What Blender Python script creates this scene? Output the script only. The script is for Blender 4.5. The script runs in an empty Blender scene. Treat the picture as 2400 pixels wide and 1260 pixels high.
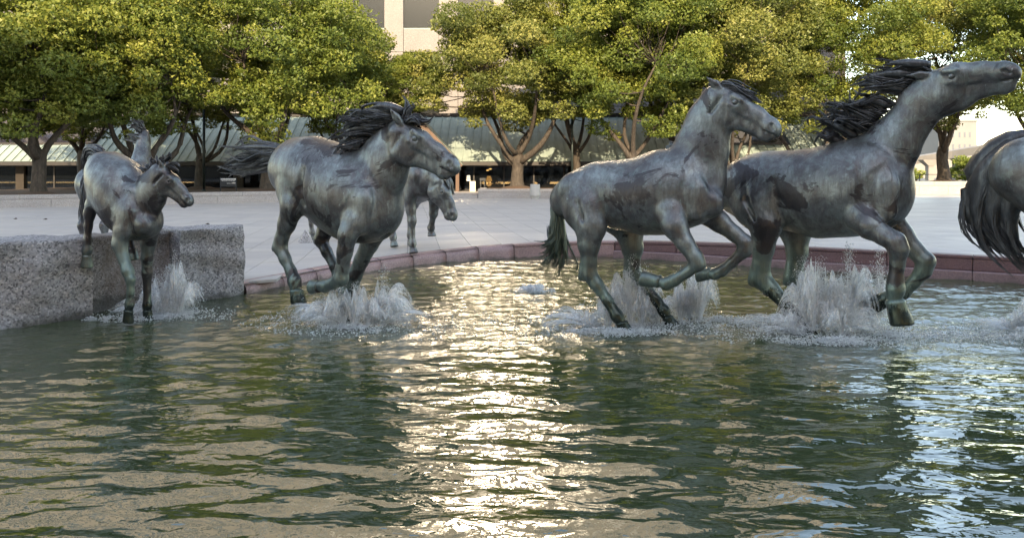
import bpy, bmesh, math, random
import numpy as np
from mathutils import Vector, Matrix
rad = math.radians
scene = bpy.context.scene

# ---------------------------------------------------------------- camera, sky, sun, exposure
FPX, HZ, CAMZ = 1800.0, 400.0, 2.1          # focal length and horizon row of the 2400 px wide view, eye height over water
cam_data = bpy.data.cameras.new("camera")
cam_data.sensor_width = 36.0
cam_data.lens = 36.0 * FPX / 2400.0
cam_data.shift_y = -(630.0 - HZ) / 2400.0
cam_data.clip_start, cam_data.clip_end = 0.1, 6000.0
cam = bpy.data.objects.new("camera", cam_data)
scene.collection.objects.link(cam)
cam.location = (0, 0, CAMZ)
cam.rotation_euler = (rad(90), 0, 0)
scene.camera = cam

SUN_EL, SUN_AZ = rad(27.0), rad(181.5)      # the sun stands behind the camera
world = bpy.data.worlds.new("World")
scene.world = world
world.use_nodes = True
wn = world.node_tree
wn.nodes.clear()
sky = wn.nodes.new("ShaderNodeTexSky")
sky.sky_type = 'NISHITA'
sky.sun_disc = False
sky.sun_elevation = SUN_EL
sky.sun_rotation = SUN_AZ
sky.air_density, sky.dust_density, sky.ozone_density = 1.0, 0.6, 0.9
bg = wn.nodes.new("ShaderNodeBackground")
bg.inputs[1].default_value = 0.15
wo = wn.nodes.new("ShaderNodeOutputWorld")
wn.links.new(sky.outputs[0], bg.inputs[0])
wn.links.new(bg.outputs[0], wo.inputs[0])

sun_data = bpy.data.lights.new("sun", 'SUN')
sun_data.energy = 2.0
sun_data.angle = rad(0.5)
sun_data.color = (1.0, 0.90, 0.76)
sun = bpy.data.objects.new("sun", sun_data)
scene.collection.objects.link(sun)
sdir = Vector((math.sin(SUN_AZ) * math.cos(SUN_EL), math.cos(SUN_AZ) * math.cos(SUN_EL), math.sin(SUN_EL)))
sun.rotation_euler = sdir.to_track_quat('Z', 'Y').to_euler()
sun.location = (0, -60, 90)

vs = scene.view_settings
vs.view_transform, vs.look, vs.gamma, vs.use_curve_mapping = 'Standard', 'None', 1.0, False
vs.exposure = 2.45
vs.use_white_balance = True             # the camera's white balance, set for the shade
vs.white_balance_temperature = 8500
cy = scene.cycles
cy.use_denoising = True
cy.max_bounces, cy.diffuse_bounces, cy.glossy_bounces, cy.transmission_bounces, cy.transparent_max_bounces = 20, 16, 4, 4, 32
cy.caustics_reflective = cy.caustics_refractive = False
cy.sample_clamp_indirect = 12.0

# ---------------------------------------------------------------- helpers
R = random.Random(7)
COL = scene.collection

def P(u, v, d):
    """the point at depth d (metres along +Y) that is seen at photo pixel u, v"""
    return Vector(((u - 1200) / FPX * d, d, CAMZ - (v - HZ) / FPX * d))

def link(name, me, m=None, parent=None, loc=None):
    o = bpy.data.objects.new(name, me)
    COL.objects.link(o)
    if m is not None and me is not None and len(me.materials) == 0:
        me.materials.append(m)
    if parent is not None:
        o.parent = parent
    if loc is not None:
        o.location = loc
    return o

def tag(o, label=None, cat=None, group=None, kind=None):
    if label: o["label"] = label
    if cat: o["category"] = cat
    if group: o["group"] = group
    if kind: o["kind"] = kind
    return o

def empty(name, loc=(0, 0, 0), rz=0.0):
    o = bpy.data.objects.new(name, None)
    COL.objects.link(o)
    o.location = loc
    o.rotation_euler = (0, 0, rz)
    o.empty_display_size = 0.3
    return o

def np_mesh(name, verts, faces, smooth=True):
    """faces: (n,3) or (n,4) int array"""
    verts = np.asarray(verts, np.float32)
    faces = np.asarray(faces, np.int32)
    me = bpy.data.meshes.new(name)
    n, k = faces.shape
    me.vertices.add(len(verts))
    me.vertices.foreach_set("co", verts.ravel())
    me.loops.add(n * k)
    me.loops.foreach_set("vertex_index", faces.ravel())
    me.polygons.add(n)
    me.polygons.foreach_set("loop_start", np.arange(0, n * k, k, dtype=np.int32))
    if smooth:
        me.polygons.foreach_set("use_smooth", np.ones(n, bool))
    me.update(calc_edges=True)
    return me

class MB:
    """collects polygons for one mesh"""
    def __init__(s):
        s.v, s.f = [], []
    def poly(s, pts):
        b = len(s.v)
        s.v += [tuple(p) for p in pts]
        s.f.append(tuple(range(b, b + len(pts))))
    def prism(s, base, top):
        n, b = len(base), len(s.v)
        s.v += [tuple(p) for p in base] + [tuple(p) for p in top]
        s.f.append(tuple(reversed(range(b, b + n))))
        s.f.append(tuple(range(b + n, b + 2 * n)))
        for i in range(n):
            j = (i + 1) % n
            s.f.append((b + i, b + j, b + n + j, b + n + i))
    def box(s, x0, x1, y0, y1, z0, z1):
        s.prism([(x0, y0, z0), (x1, y0, z0), (x1, y1, z0), (x0, y1, z0)],
                [(x0, y0, z1), (x1, y0, z1), (x1, y1, z1), (x0, y1, z1)])
    def bar(s, a, b, w, h=None, up=(0, 0, 1)):
        a, b = Vector(a), Vector(b)
        h = h or w
        d = (b - a).normalized()
        x = d.cross(Vector(up))
        if x.length < 1e-4: x = d.cross(Vector((0, 1, 0)))
        x.normalize()
        y = x.cross(d)
        q = lambda p: [p + x * (w / 2 * i) + y * (h / 2 * j) for i, j in ((-1, -1), (1, -1), (1, 1), (-1, 1))]
        s.prism(q(a), q(b))
    def tube(s, pts, rs, n=8, cap=True, flat=None):
        pts = [Vector(p) for p in pts]
        b0 = len(s.v)
        m = len(pts)
        up = Vector((0.31, 0.17, 0.93))
        for i, p in enumerate(pts):
            d = (pts[min(i + 1, m - 1)] - pts[max(i - 1, 0)])
            if d.length < 1e-6: d = Vector((0, 0, 1))
            d.normalize()
            x = d.cross(up)
            if x.length < 1e-3: x = d.cross(Vector((0, 1, 0)))
            x.normalize()
            y = x.cross(d)
            for k in range(n):
                a = 2 * math.pi * k / n
                s.v.append(tuple(p + x * math.cos(a) * rs[i] + y * math.sin(a) * rs[i] * (flat or 1.0)))
        for i in range(m - 1):
            for k in range(n):
                j = (k + 1) % n
                s.f.append((b0 + i * n + k, b0 + i * n + j, b0 + (i + 1) * n + j, b0 + (i + 1) * n + k))
        if cap:
            s.f.append(tuple(reversed(range(b0, b0 + n))))
            s.f.append(tuple(range(b0 + (m - 1) * n, b0 + m * n)))
    def lathe(s, prof, n=24, c=(0, 0, 0)):
        b0 = len(s.v)
        for r, z in prof:
            for k in range(n):
                a = 2 * math.pi * k / n
                s.v.append((c[0] + r * math.cos(a), c[1] + r * math.sin(a), c[2] + z))
        for i in range(len(prof) - 1):
            for k in range(n):
                j = (k + 1) % n
                s.f.append((b0 + i * n + k, b0 + i * n + j, b0 + (i + 1) * n + j, b0 + (i + 1) * n + k))
        s.f.append(tuple(reversed(range(b0, b0 + n))))
        s.f.append(tuple(range(b0 + (len(prof) - 1) * n, b0 + len(prof) * n)))
    def mesh(s, name, smooth=False, bevel=0.0, seg=1):
        me = bpy.data.meshes.new(name)
        me.from_pydata(s.v, [], s.f)
        if bevel:
            bm = bmesh.new()
            bm.from_mesh(me)
            es = [e for e in bm.edges if len(e.link_faces) == 2 and e.calc_face_angle(0) > 0.6]
            bmesh.ops.bevel(bm, geom=es, offset=bevel, segments=seg, affect='EDGES', clamp_overlap=True)
            bm.to_mesh(me)
            bm.free()
        if smooth:
            me.polygons.foreach_set("use_smooth", np.ones(len(me.polygons), bool))
        me.update()
        return me
    def build(s, name, m, parent=None, smooth=False, bevel=0.0, seg=1):
        return link(name, s.mesh(name, smooth, bevel, seg), m, parent)

# ---------------------------------------------------------------- node helper
class NT:
    def __init__(s, name):
        s.m = bpy.data.materials.new(name)
        s.m.use_nodes = True
        s.t = s.m.node_tree
        s.t.nodes.clear()
        s.out = s.t.nodes.new("ShaderNodeOutputMaterial")
    def n(s, typ, **kw):
        nd = s.t.nodes.new("ShaderNode" + typ)
        for k, v in kw.items():
            if k.startswith("_"):
                setattr(nd, k[1:], v)
            else:
                key = int(k[1:]) if k[0] == "i" and k[1:].isdigit() else k.replace("__", " ")
                s.set(nd.inputs[key], v)
        return nd
    def set(s, sock, v):
        if isinstance(v, bpy.types.NodeSocket):
            s.t.links.new(v, sock)
        elif isinstance(v, bpy.types.Node):
            s.t.links.new(v.outputs[0], sock)
        elif isinstance(v, (tuple, list)) and len(v) == 3 and sock.type == 'RGBA':
            sock.default_value = (*v, 1)
        else:
            sock.default_value = v
    def coord(s, kind="Object", scale=None, rot=None, loc=None):
        tc = s.n("TexCoord")
        if scale is None and rot is None and loc is None:
            return tc.outputs[kind]
        mp = s.n("Mapping")
        s.t.links.new(tc.outputs[kind], mp.inputs[0])
        if scale is not None: mp.inputs["Scale"].default_value = scale if isinstance(scale, tuple) else (scale,) * 3
        if rot is not None: mp.inputs["Rotation"].default_value = rot
        if loc is not None: mp.inputs["Location"].default_value = loc
        return mp.outputs[0]
    def noise(s, vec, scale, detail=4, rough=0.6, dist=0.0):
        return s.n("TexNoise", Vector=vec, Scale=scale, Detail=detail, Roughness=rough, Distortion=dist).outputs[0]
    def ramp(s, fac, stops, interp='LINEAR'):
        r = s.n("ValToRGB", Fac=fac)
        cr = r.color_ramp
        cr.interpolation = interp
        while len(cr.elements) < len(stops): cr.elements.new(0.5)
        for e, (p, c) in zip(cr.elements, stops):
            e.position = p
            e.color = (*c, 1) if not isinstance(c, (int, float)) else (c, c, c, 1)
        return r.outputs[0]
    def mix(s, fac, a, b, blend='MIX'):
        nd = s.n("MixRGB", _blend_type=blend)
        s.set(nd.inputs[0], fac); s.set(nd.inputs[1], a); s.set(nd.inputs[2], b)
        return nd.outputs[0]
    def math(s, op, a, b=0.0, clamp=False):
        nd = s.n("Math", _operation=op, _use_clamp=clamp)
        s.set(nd.inputs[0], a); s.set(nd.inputs[1], b)
        return nd.outputs[0]
    def bump(s, h, strength=0.3, dist=0.02, normal=None):
        nd = s.n("Bump", Height=h, Strength=strength, Distance=dist)
        if normal is not None: s.set(nd.inputs["Normal"], normal)
        return nd.outputs[0]
    def bsdf(s, **kw):
        b = s.n("BsdfPrincipled", **kw)
        s.t.links.new(b.outputs[0], s.out.inputs[0])
        return b
    def done(s, shader=None):
        if shader is not None:
            s.set(s.out.inputs[0], shader)
        return s.m

def simple(name, col, rough=0.6, metal=0.0, var=0.15, scale=3.0, bump=0.0, bscale=40.0, spec=0.5):
    t = NT(name)
    co = t.coord()
    nz = t.noise(co, scale, 5)
    lo, hi = tuple(c * (1 - var) for c in col), tuple(min(1, c * (1 + var)) for c in col)
    c = t.ramp(nz, [(0.3, lo), (0.7, hi)])
    kw = dict(Base__Color=c, Roughness=rough, Metallic=metal)
    if bump:
        kw["Normal"] = t.bump(t.noise(co, bscale, 4), bump, 0.01)
    b = t.bsdf(**kw)
    b.inputs["Specular IOR Level"].default_value = spec
    return t.done()
# ---------------------------------------------------------------- materials of the setting
def granite(name, base, dark, light, scale=60.0, blot=1.2, bump=0.35, stain=None, rough=0.75, wet=None):
    t = NT(name)
    co = t.coord()
    v1 = t.n("TexVoronoi", Vector=co, Scale=scale).outputs["Color"]
    g = t.n("RGBToBW", Color=v1).outputs[0]
    c = t.ramp(g, [(0.18, dark), (0.42, base), (0.62, base), (0.85, light)])
    big = t.noise(co, blot, 5)
    c = t.mix(t.ramp(big, [(0.35, 0.0), (0.7, 0.35)]), c, tuple(x * 0.55 for x in base))
    if stain:
        st = t.noise(t.coord(scale=(0.7, 0.7, 0.35)), 1.7, 6, 0.7)
        c = t.mix(t.ramp(st, [(0.48, 0.0), (0.62, 0.75)]), c, stain)
    if wet is not None:
        zz = t.n("SeparateXYZ", Vector=t.n("NewGeometry").outputs["Position"]).outputs[2]
        wm = t.ramp(t.math('ADD', t.math('SUBTRACT', wet, zz), t.math('MULTIPLY', t.math('SUBTRACT', t.noise(co, 2.5, 5, 0.7), 0.5), 0.5)), [(0.0, 0.0), (0.10, 0.75)])
        c = t.mix(wm, c, (0.045, 0.040, 0.030))
    h = t.math('ADD', t.noise(co, scale * 0.5, 5, 0.7), t.math('MULTIPLY', t.noise(co, 6.0, 4), 1.5))
    t.bsdf(Base__Color=c, Roughness=rough, Normal=t.bump(h, bump, 0.02))
    return t.done()

def paving_mat():
    t = NT("paving_granite")
    co = t.coord()
    oi = t.n("ObjectInfo").outputs["Random"]
    fine = t.noise(co, 55.0, 4, 0.7)
    big = t.noise(t.coord(scale=(0.35, 1.0, 1.0)), 0.9, 6, 0.65)
    c = t.ramp(fine, [(0.3, (0.43, 0.388, 0.355)), (0.7, (0.55, 0.498, 0.455))])
    c = t.mix(t.ramp(big, [(0.42, 0.0), (0.62, 0.6)]), c, (0.37, 0.34, 0.33))
    c = t.mix(t.math('MULTIPLY', oi, 0.4), c, (0.40, 0.355, 0.335))
    at = t.n("Attribute", _attribute_name="tone").outputs["Fac"]
    c = t.mix(t.math('MULTIPLY', at, 0.45), c, (0.35, 0.32, 0.31))
    t.bsdf(Base__Color=c, Roughness=t.ramp(big, [(0.3, 0.42), (0.7, 0.62)]), Normal=t.bump(fine, 0.12, 0.01))
    return t.done()

M = {}
M['paving'] = paving_mat()
M['joint'] = simple("joint_mortar", (0.16, 0.14, 0.13), 0.9)
M['ledge'] = granite("rough_ledge_granite", (0.27, 0.255, 0.26), (0.085, 0.08, 0.083), (0.43, 0.40, 0.395), 44.0, 1.6, 0.9, wet=0.12)
M['ledge_wet'] = granite("stained_ledge_granite", (0.235, 0.21, 0.205), (0.08, 0.07, 0.066), (0.36, 0.32, 0.31), 62.0, 1.6, 0.9, stain=(0.11, 0.075, 0.055), wet=0.25)
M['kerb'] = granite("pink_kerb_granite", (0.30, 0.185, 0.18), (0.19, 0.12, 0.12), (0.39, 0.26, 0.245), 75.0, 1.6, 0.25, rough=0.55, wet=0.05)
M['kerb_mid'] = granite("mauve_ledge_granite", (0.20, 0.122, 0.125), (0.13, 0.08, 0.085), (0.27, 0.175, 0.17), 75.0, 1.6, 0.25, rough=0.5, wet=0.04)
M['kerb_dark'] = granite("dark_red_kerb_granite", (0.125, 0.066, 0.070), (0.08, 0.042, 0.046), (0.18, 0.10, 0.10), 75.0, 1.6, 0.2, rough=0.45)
M['planter'] = granite("planter_granite", (0.36, 0.33, 0.315), (0.26, 0.235, 0.225), (0.43, 0.40, 0.38), 40.0, 1.0, 0.4)
M['tower'] = granite("tower_granite", (0.24, 0.213, 0.193), (0.19, 0.168, 0.152), (0.29, 0.26, 0.236), 22.0, 0.4, 0.3)
M['soil'] = simple("mulch_soil", (0.075, 0.045, 0.028), 0.95, var=0.5, scale=18, bump=0.8, bscale=30)
M['asphalt'] = simple("far_ground", (0.11, 0.11, 0.10), 0.9, var=0.3, scale=0.05)
M['concrete'] = simple("pale_concrete", (0.22, 0.20, 0.18), 0.85, var=0.1, scale=0.6, bump=0.2)
M['dark_metal'] = simple("dark_green_metal", (0.022, 0.032, 0.030), 0.45, 0.3)
M['fascia'] = simple("brown_black_fascia", (0.028, 0.022, 0.018), 0.5)
M['interior'] = simple("dim_interior", (0.030, 0.023, 0.017), 0.9, var=0.3, scale=0.6)
M['cream'] = simple("cream_paint", (0.55, 0.50, 0.42), 0.6)
M['white'] = simple("white_print", (0.8, 0.8, 0.78), 0.6, var=0.02)
M['sign'] = simple("slate_sign", (0.012, 0.016, 0.020), 0.5)
M['bin'] = simple("grey_bin_concrete", (0.40, 0.385, 0.36), 0.8, var=0.06, bump=0.15, bscale=70)
M['brass'] = simple("brown_timber", (0.10, 0.052, 0.03), 0.5)
M['leafdry'] = simple("dry_leaf", (0.06, 0.04, 0.025), 0.8)

def copper_mat():
    t = NT("copper_patina_roof")
    co = t.coord("Object")
    oi = t.n("ObjectInfo").outputs["Random"]
    geo = t.n("NewGeometry").outputs["Position"]
    n1 = t.noise(geo, 0.8, 6, 0.7)
    mp = t.n("Mapping", Vector=geo); mp.inputs["Scale"].default_value = (4.0, 0.5, 0.5)
    n2 = t.noise(mp.outputs[0], 2.0, 4, 0.6)
    c = t.ramp(n1, [(0.3, (0.21, 0.265, 0.235)), (0.55, (0.30, 0.36, 0.315)), (0.75, (0.36, 0.41, 0.35))])
    c = t.mix(t.ramp(n2, [(0.4, 0.0), (0.75, 0.5)]), c, (0.17, 0.20, 0.18))
    c = t.mix(t.math('MULTIPLY', oi, 0.22), c, (0.19, 0.23, 0.215))
    t.bsdf(Base__Color=c, Roughness=0.6, Metallic=0.1)
    return t.done()
M['copper'] = copper_mat()

def glass_mat(name, tint, rough, refl, base=(0.01, 0.012, 0.014)):
    """tinted window glass: dark body plus a clear reflection"""
    t = NT(name)
    fr = t.n("Fresnel", IOR=1.5).outputs[0]
    f = t.math('ADD', fr, refl, True)
    tr = t.n("BsdfTransparent", Color=tint)
    d = t.n("BsdfDiffuse", Color=base)
    body = t.n("MixShader", Fac=0.35, i1=tr.outputs[0], i2=d.outputs[0])
    gl = t.n("BsdfGlossy", Color=(0.9, 0.92, 0.95), Roughness=rough)
    mx = t.n("MixShader", Fac=f, i1=body.outputs[0], i2=gl.outputs[0])
    return t.done(mx)
M['shop_glass'] = glass_mat("shop_glass", (0.42, 0.40, 0.36), 0.02, 0.0)
M['roof_glass'] = glass_mat("mauve_roof_glass", (0.2, 0.19, 0.22), 0.06, 0.12, (0.06, 0.055, 0.07))
def tower_glass():
    t = NT("tower_window_glass")
    t.bsdf(Base__Color=(0.012, 0.014, 0.014), Roughness=0.165, IOR=2.0)
    return t.done()
M['tower_glass'] = tower_glass()

# ---------------------------------------------------------------- plan of the place
EDGE = [(-60, -10), (-13.5, -8.0), (-10.08, 6.57), (-7.2, 10.44), (-5.1, 13.35), (-4.66, 13.35), (-4.60, 12.98), (-3.7, 14.9), (-2.73, 16.4), (-1.92, 17.3), (-0.61, 18.3),
        (0.73, 18.8), (2.0, 18.85), (3.1, 18.5), (4.2, 17.85), (5.74, 16.7), (8.3, 15.2), (9.7, 14.3), (11.5, 13.0), (14.5, 10.0), (17.5, 4.0), (18.5, -10), (60, -10)]
EX, EY = np.array([p[0] for p in EDGE], float), np.array([p[1] for p in EDGE], float)
def y_edge(x): return float(np.interp(x, EX, EY))
def z_plaza(x, y):
    a = min(max(0.31 + 0.028 * x, 0.17), 0.46)
    k = min(max((y - 18) / 14.0, 0.0), 1.0)
    return a * (1 - k) + 0.35 * k

# the ground to the horizon, in four sheets round the plaza
g = MB()
for x0, x1, y0, y1 in ((-3000, 3000, 64, 5000), (-3000, 3000, -2000, -60), (-3000, -90, -60, 64), (90, 3000, -60, 64)):
    g.poly([(x0, y0, 0.30), (x1, y0, 0.30), (x1, y1, 0.30), (x0, y1, 0.30)])
tag(g.build("ground", M['asphalt']), kind="structure")
w = MB()
w.poly([(-90, -60, 0.30), (90, -60, 0.30), (90, -10.05, 0.30), (-90, -10.05, 0.30)])
tag(w.build("pavement", M['paving']), "grey paved terrace behind the camera", kind="structure")

# the plaza: a mortar bed that follows the pool's edge, with the slabs laid on it
xs = sorted(set(list(np.linspace(-90, 90, 61)) + list(np.linspace(-14, 19, 100)) + list(EX)))
pv, pf = [], []
NY = 14
for x in xs:
    y0 = y_edge(x) + 0.05 if -60 < x < 60 else -10
    for j in range(NY):
        y = y0 + (64 - y0) * (j / (NY - 1)) ** 1.6
        pv.append((x, y, z_plaza(x, y) - 0.022))
for i in range(len(xs) - 1):
    for j in range(NY - 1):
        a = i * NY + j
        pf.append((a, a + NY, a + NY + 1, a + 1))
plaza = tag(link("plaza", np_mesh("plaza", pv, pf), M['joint']), "pale granite plaza behind the pool", kind="structure")

def clip(poly, nx, ny, c):
    """keep the side nx*x + ny*y >= c"""
    out = []
    for i in range(len(poly)):
        a, b = poly[i], poly[(i + 1) % len(poly)]
        da, db = nx * a[0] + ny * a[1] - c, nx * b[0] + ny * b[1] - c
        if da >= 0: out.append(a)
        if (da >= 0) != (db >= 0):
            t = da / (da - db)
            out.append((a[0] + (b[0] - a[0]) * t, a[1] + (b[1] - a[1]) * t))
    return out

KW = 0.30                                   # kerb width
va = math.atan2(-245, 1800)                 # the joints run to the photo's vanishing point at 955, 400
VX, VY = (math.cos(va), math.sin(va)), (math.sin(va), math.cos(va))
VX = (math.cos(-va), math.sin(-va)); VX = (VY[1], -VY[0])
SW, SL, JW = 0.76, 1.52, 0.0045
slabs = []
for i in range(-75, 75):
    for j in range(-6, 40):
        s0, s1 = i * SW + JW, (i + 1) * SW - JW
        t0 = j * SL + (SL / 2 if i % 2 else 0) + JW
        t1 = t0 + SL - 2 * JW
        q = [(s0 * VX[0] + t0 * VY[0], s0 * VX[1] + t0 * VY[1]), (s1 * VX[0] + t0 * VY[0], s1 * VX[1] + t0 * VY[1]),
             (s1 * VX[0] + t1 * VY[0], s1 * VX[1] + t1 * VY[1]), (s0 * VX[0] + t1 * VY[0], s0 * VX[1] + t1 * VY[1])]
        cx, cyy = sum(p[0] for p in q) / 4, sum(p[1] for p in q) / 4
        if not (-58 < cx < 58) or cyy > 62: continue
        ye = y_edge(cx)
        if cyy < ye - 3: continue
        e = 0.25
        sl = (y_edge(cx + e) - y_edge(cx - e)) / (2 * e)
        ln = math.hypot(sl, 1)
        nx, ny = -sl / ln, 1 / ln
        off = nx * cx + ny * ye + KW + 0.01
        if min(nx * p[0] + ny * p[1] - off for p in q) < 0:
            q = clip(q, nx, ny, off)
        if len(q) < 3: continue
        slabs.append((cx, cyy, q))
def vis(cx, cyy):
    u = 1200 + FPX * cx / max(cyy, 0.1)
    return 100 < u < 2450 and cyy > 8
near = sorted([s for s in slabs if vis(s[0], s[1]) and not (s[0] < -5.5 and s[1] < 16)], key=lambda s: s[1])[:300]
ids = set(id(s) for s in near)
rest = MB()
tones = []
for s in slabs:
    q = s[2]
    dz = R.uniform(-0.0015, 0.0015)
    top = [(x, y, z_plaza(x, y) + dz) for x, y in q]
    bot = [(x, y, z_plaza(x, y) - 0.05) for x, y in q]
    if id(s) in ids:
        b = MB(); b.prism(bot, top)
        me = b.mesh("paving_slab")
        at = me.attributes.new("tone", 'FLOAT', 'POINT'); at.data.foreach_set("value", np.full(len(me.vertices), R.random() ** 2, np.float32))
        link("paving_slab", me, M['paving'], plaza)
    else:
        n0 = len(rest.v)
        rest.prism(bot, top)
        tones += [R.random() ** 2] * (len(rest.v) - n0)
me = rest.mesh("paving_slabs")
at = me.attributes.new("tone", 'FLOAT', 'POINT'); at.data.foreach_set("value", np.array(tones, np.float32))
tag(link("paving_slabs", me, M['paving'], plaza), kind="stuff")

# pool kerb: single stones along the edge; left of the bend worn and rounded, right of it two steps
kerb = tag(empty("pool_kerb", (0, 18, 0)), "pink granite kerb stones curving along the far edge of the pool", "kerb")
def edge_pts(step, x0, x1):
    pts = []
    xx = np.linspace(x0, x1, 4000)
    yy = np.array([y_edge(x) for x in xx])
    # round the polyline a little
    k = 120
    yy = np.convolve(np.pad(yy, k, mode='edge'), np.ones(2 * k + 1) / (2 * k + 1), 'valid')
    L = np.concatenate([[0], np.cumsum(np.hypot(np.diff(xx), np.diff(yy)))])
    n = max(1, int(round(L[-1] / step)))
    s = np.linspace(0, L[-1], n + 1)
    return [(float(np.interp(q, L, xx)), float(np.interp(q, L, yy))) for q in s]
def stone(a, b, inset0, inset1, z0f, z1f, m, bev, seg=1, gap=0.006, parent=kerb, name="kerb_stone", sub=3):
    """a stone from plan point a to b; inset0/inset1 are distances from the water's edge"""
    dx, dy = b[0] - a[0], b[1] - a[1]
    ln = math.hypot(dx, dy)
    tx, ty = dx / ln, dy / ln
    nx, ny = -ty, tx
    A = (a[0] + tx * gap, a[1] + ty * gap); B = (b[0] - tx * gap, b[1] - ty * gap)
    q = [(A[0] + nx * inset0, A[1] + ny * inset0), (B[0] + nx * inset0, B[1] + ny * inset0),
         (B[0] + nx * inset1, B[1] + ny * inset1), (A[0] + nx * inset1, A[1] + ny * inset1)]
    mb = MB()
    mb.prism([(x, y, z0f(x, y)) for x, y in q], [(x, y, z1f(x, y)) for x, y in q])
    mb.v = [(p[0], p[1] - 18, p[2]) for p in mb.v]
    return mb.build(name, m, parent, smooth=seg > 1, bevel=bev, seg=seg)
def worn_stone(a, b_, seed):
    """a kerb stone with a worn round nose"""
    dx, dy = b_[0] - a[0], b_[1] - a[1]
    ln = math.hypot(dx, dy); tx, ty = dx / ln, dy / ln; nx, ny = -ty, tx
    prof = [(0.0, -0.5), (0.0, -0.15), (0.012, -0.10), (0.045, -0.045), (0.10, -0.012), (0.17, 0.001), (KW, 0.002)]
    mb = MB(); n = 5
    for i in range(n + 1):
        q = 0.005 + (ln - 0.01) * i / n
        x, y = a[0] + tx * q, a[1] + ty * q
        wv = 0.010 * math.sin(seed * 3.1 + i * 1.3)
        for (o, z) in prof:
            X, Y = x + nx * (o + wv * (1 if 0 < o < KW else 0)), y + ny * (o + wv * (1 if 0 < o < KW else 0))
            mb.v.append((X, Y - 18, z if z < -0.4 else z_plaza(X, Y) + z))
    m = len(prof)
    for i in range(n):
        for k in range(m - 1):
            p = i * m + k
            mb.f.append((p, p + m, p + m + 1, p + 1))
    mb.f.append(tuple(range(m))[::-1]); mb.f.append(tuple(n * m + k for k in range(m)))
    mb.build("kerb_stone", M['kerb'], kerb, smooth=True)
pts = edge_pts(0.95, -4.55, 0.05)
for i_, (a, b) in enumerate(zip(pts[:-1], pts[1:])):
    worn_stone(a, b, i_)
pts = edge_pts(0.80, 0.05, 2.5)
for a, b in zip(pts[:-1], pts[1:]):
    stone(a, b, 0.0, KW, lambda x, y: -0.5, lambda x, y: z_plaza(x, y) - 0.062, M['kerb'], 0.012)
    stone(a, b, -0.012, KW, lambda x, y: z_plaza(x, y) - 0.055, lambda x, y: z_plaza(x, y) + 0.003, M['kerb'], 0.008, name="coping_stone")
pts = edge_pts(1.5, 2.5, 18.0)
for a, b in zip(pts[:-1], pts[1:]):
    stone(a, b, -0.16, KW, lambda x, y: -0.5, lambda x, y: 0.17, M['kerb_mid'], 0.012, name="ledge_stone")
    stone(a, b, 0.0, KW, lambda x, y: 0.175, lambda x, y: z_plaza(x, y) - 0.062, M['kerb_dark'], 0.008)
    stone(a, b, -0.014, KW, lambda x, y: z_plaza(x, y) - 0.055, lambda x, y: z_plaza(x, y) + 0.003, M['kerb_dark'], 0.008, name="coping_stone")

bk = MB()                                   # solid ground behind the kerb stones, so that no joint shows through
ep = edge_pts(0.5, -4.5, 18.0)
for a, b in zip(ep[:-1], ep[1:]):
    nx, ny = -(b[1] - a[1]), b[0] - a[0]
    ln = math.hypot(nx, ny); nx, ny = nx / ln * 0.12, ny / ln * 0.12
    bk.poly([(a[0] + nx, a[1] + ny - 18, -0.5), (b[0] + nx, b[1] + ny - 18, -0.5), (b[0] + nx, b[1] + ny - 18, z_plaza(*b) - 0.03), (a[0] + nx, a[1] + ny - 18, z_plaza(*a) - 0.03)])
bk.build("kerb_backing", M['joint'], kerb)

# the rough granite ledge at the left: three big blocks, the middle one set back
ledge = tag(empty("granite_ledge", (-6.5, 11, 0)), "rough speckled granite ledge wall rising from the pool behind the foal", "stone wall")
def rough_block(name, a, b, t0, t1, z0, z1, m, seed, top_fn=None):
    """block from plan point a to b (front line), depth from t0 to t1 behind it, split-faced"""
    dx, dy = b[0] - a[0], b[1] - a[1]
    ln = math.hypot(dx, dy)
    tx, ty = dx / ln, dy / ln
    nx, ny = -ty, tx
    if ny < 0: nx, ny = -nx, -ny
    rs = np.random.RandomState(seed)
    st = 0.045
    nu, nv, nw = max(2, int(ln / st)), max(2, int((z1 - z0) / st)), max(2, int((t1 - t0) / 0.1))
    ph = rs.rand(12, 5)
    def disp(s, z):
        d = 0.0
        for i in range(12):
            f = 1.3 * 1.45 ** i
            d += 0.045 / 1.38 ** i * math.sin(f * (s * math.cos(ph[i, 0] * 6.3) + z * math.sin(ph[i, 0] * 6.3)) * 2 + ph[i, 1] * 6.3)
        return d
    V, Fq = [], []
    W = nu + 1
    rows = []
    # the front rises, then the top runs back
    for j in range(nv + 1): rows.append(('f', j / nv))
    for j in range(1, nw + 1): rows.append(('t', j / nw))
    for kind, q in rows:
        for i in range(W):
            s = ln * i / nu
            if kind == 'f':
                z = z0 + (z1 - z0) * q
                o = t0 + disp(s, z) * min(1, (1 - q) * 6 + 0.25)
                zz = z + (disp(s * 1.7 + 5, 3) * 0.3 if q == 1 else 0)
            else:
                o = t0 + (t1 - t0) * q
                zz = z1 + disp(s * 1.7 + 5, 3 + q * 3) * 0.3
            V.append((a[0] + tx * s + nx * o + 6.5, a[1] + ty * s + ny * o - 11, zz))
    for r in range(len(rows) - 1):
        for i in range(nu):
            k = r * W + i
            Fq.append((k, k + 1, k + W + 1, k + W))
    # end faces and back
    def endcap(i0):
        ring = [V[r * W + i0] for r in range(len(rows))]
        bx = ring[-1]
        base = len(V)
        V.extend([(p[0], p[1], p[2]) for p in ring])
        low = len(V)
        for p in ring: V.append((bx[0], bx[1], p[2] if p[2] < z1 - 0.03 else z1 - 0.04))
        for r in range(len(rows) - 1): Fq.append((base + r, base + r + 1, low + r + 1, low + r))
    endcap(0); endcap(nu)
    me = np_mesh(name, V, Fq, True)
    return link(name, me, m, ledge)
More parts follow.
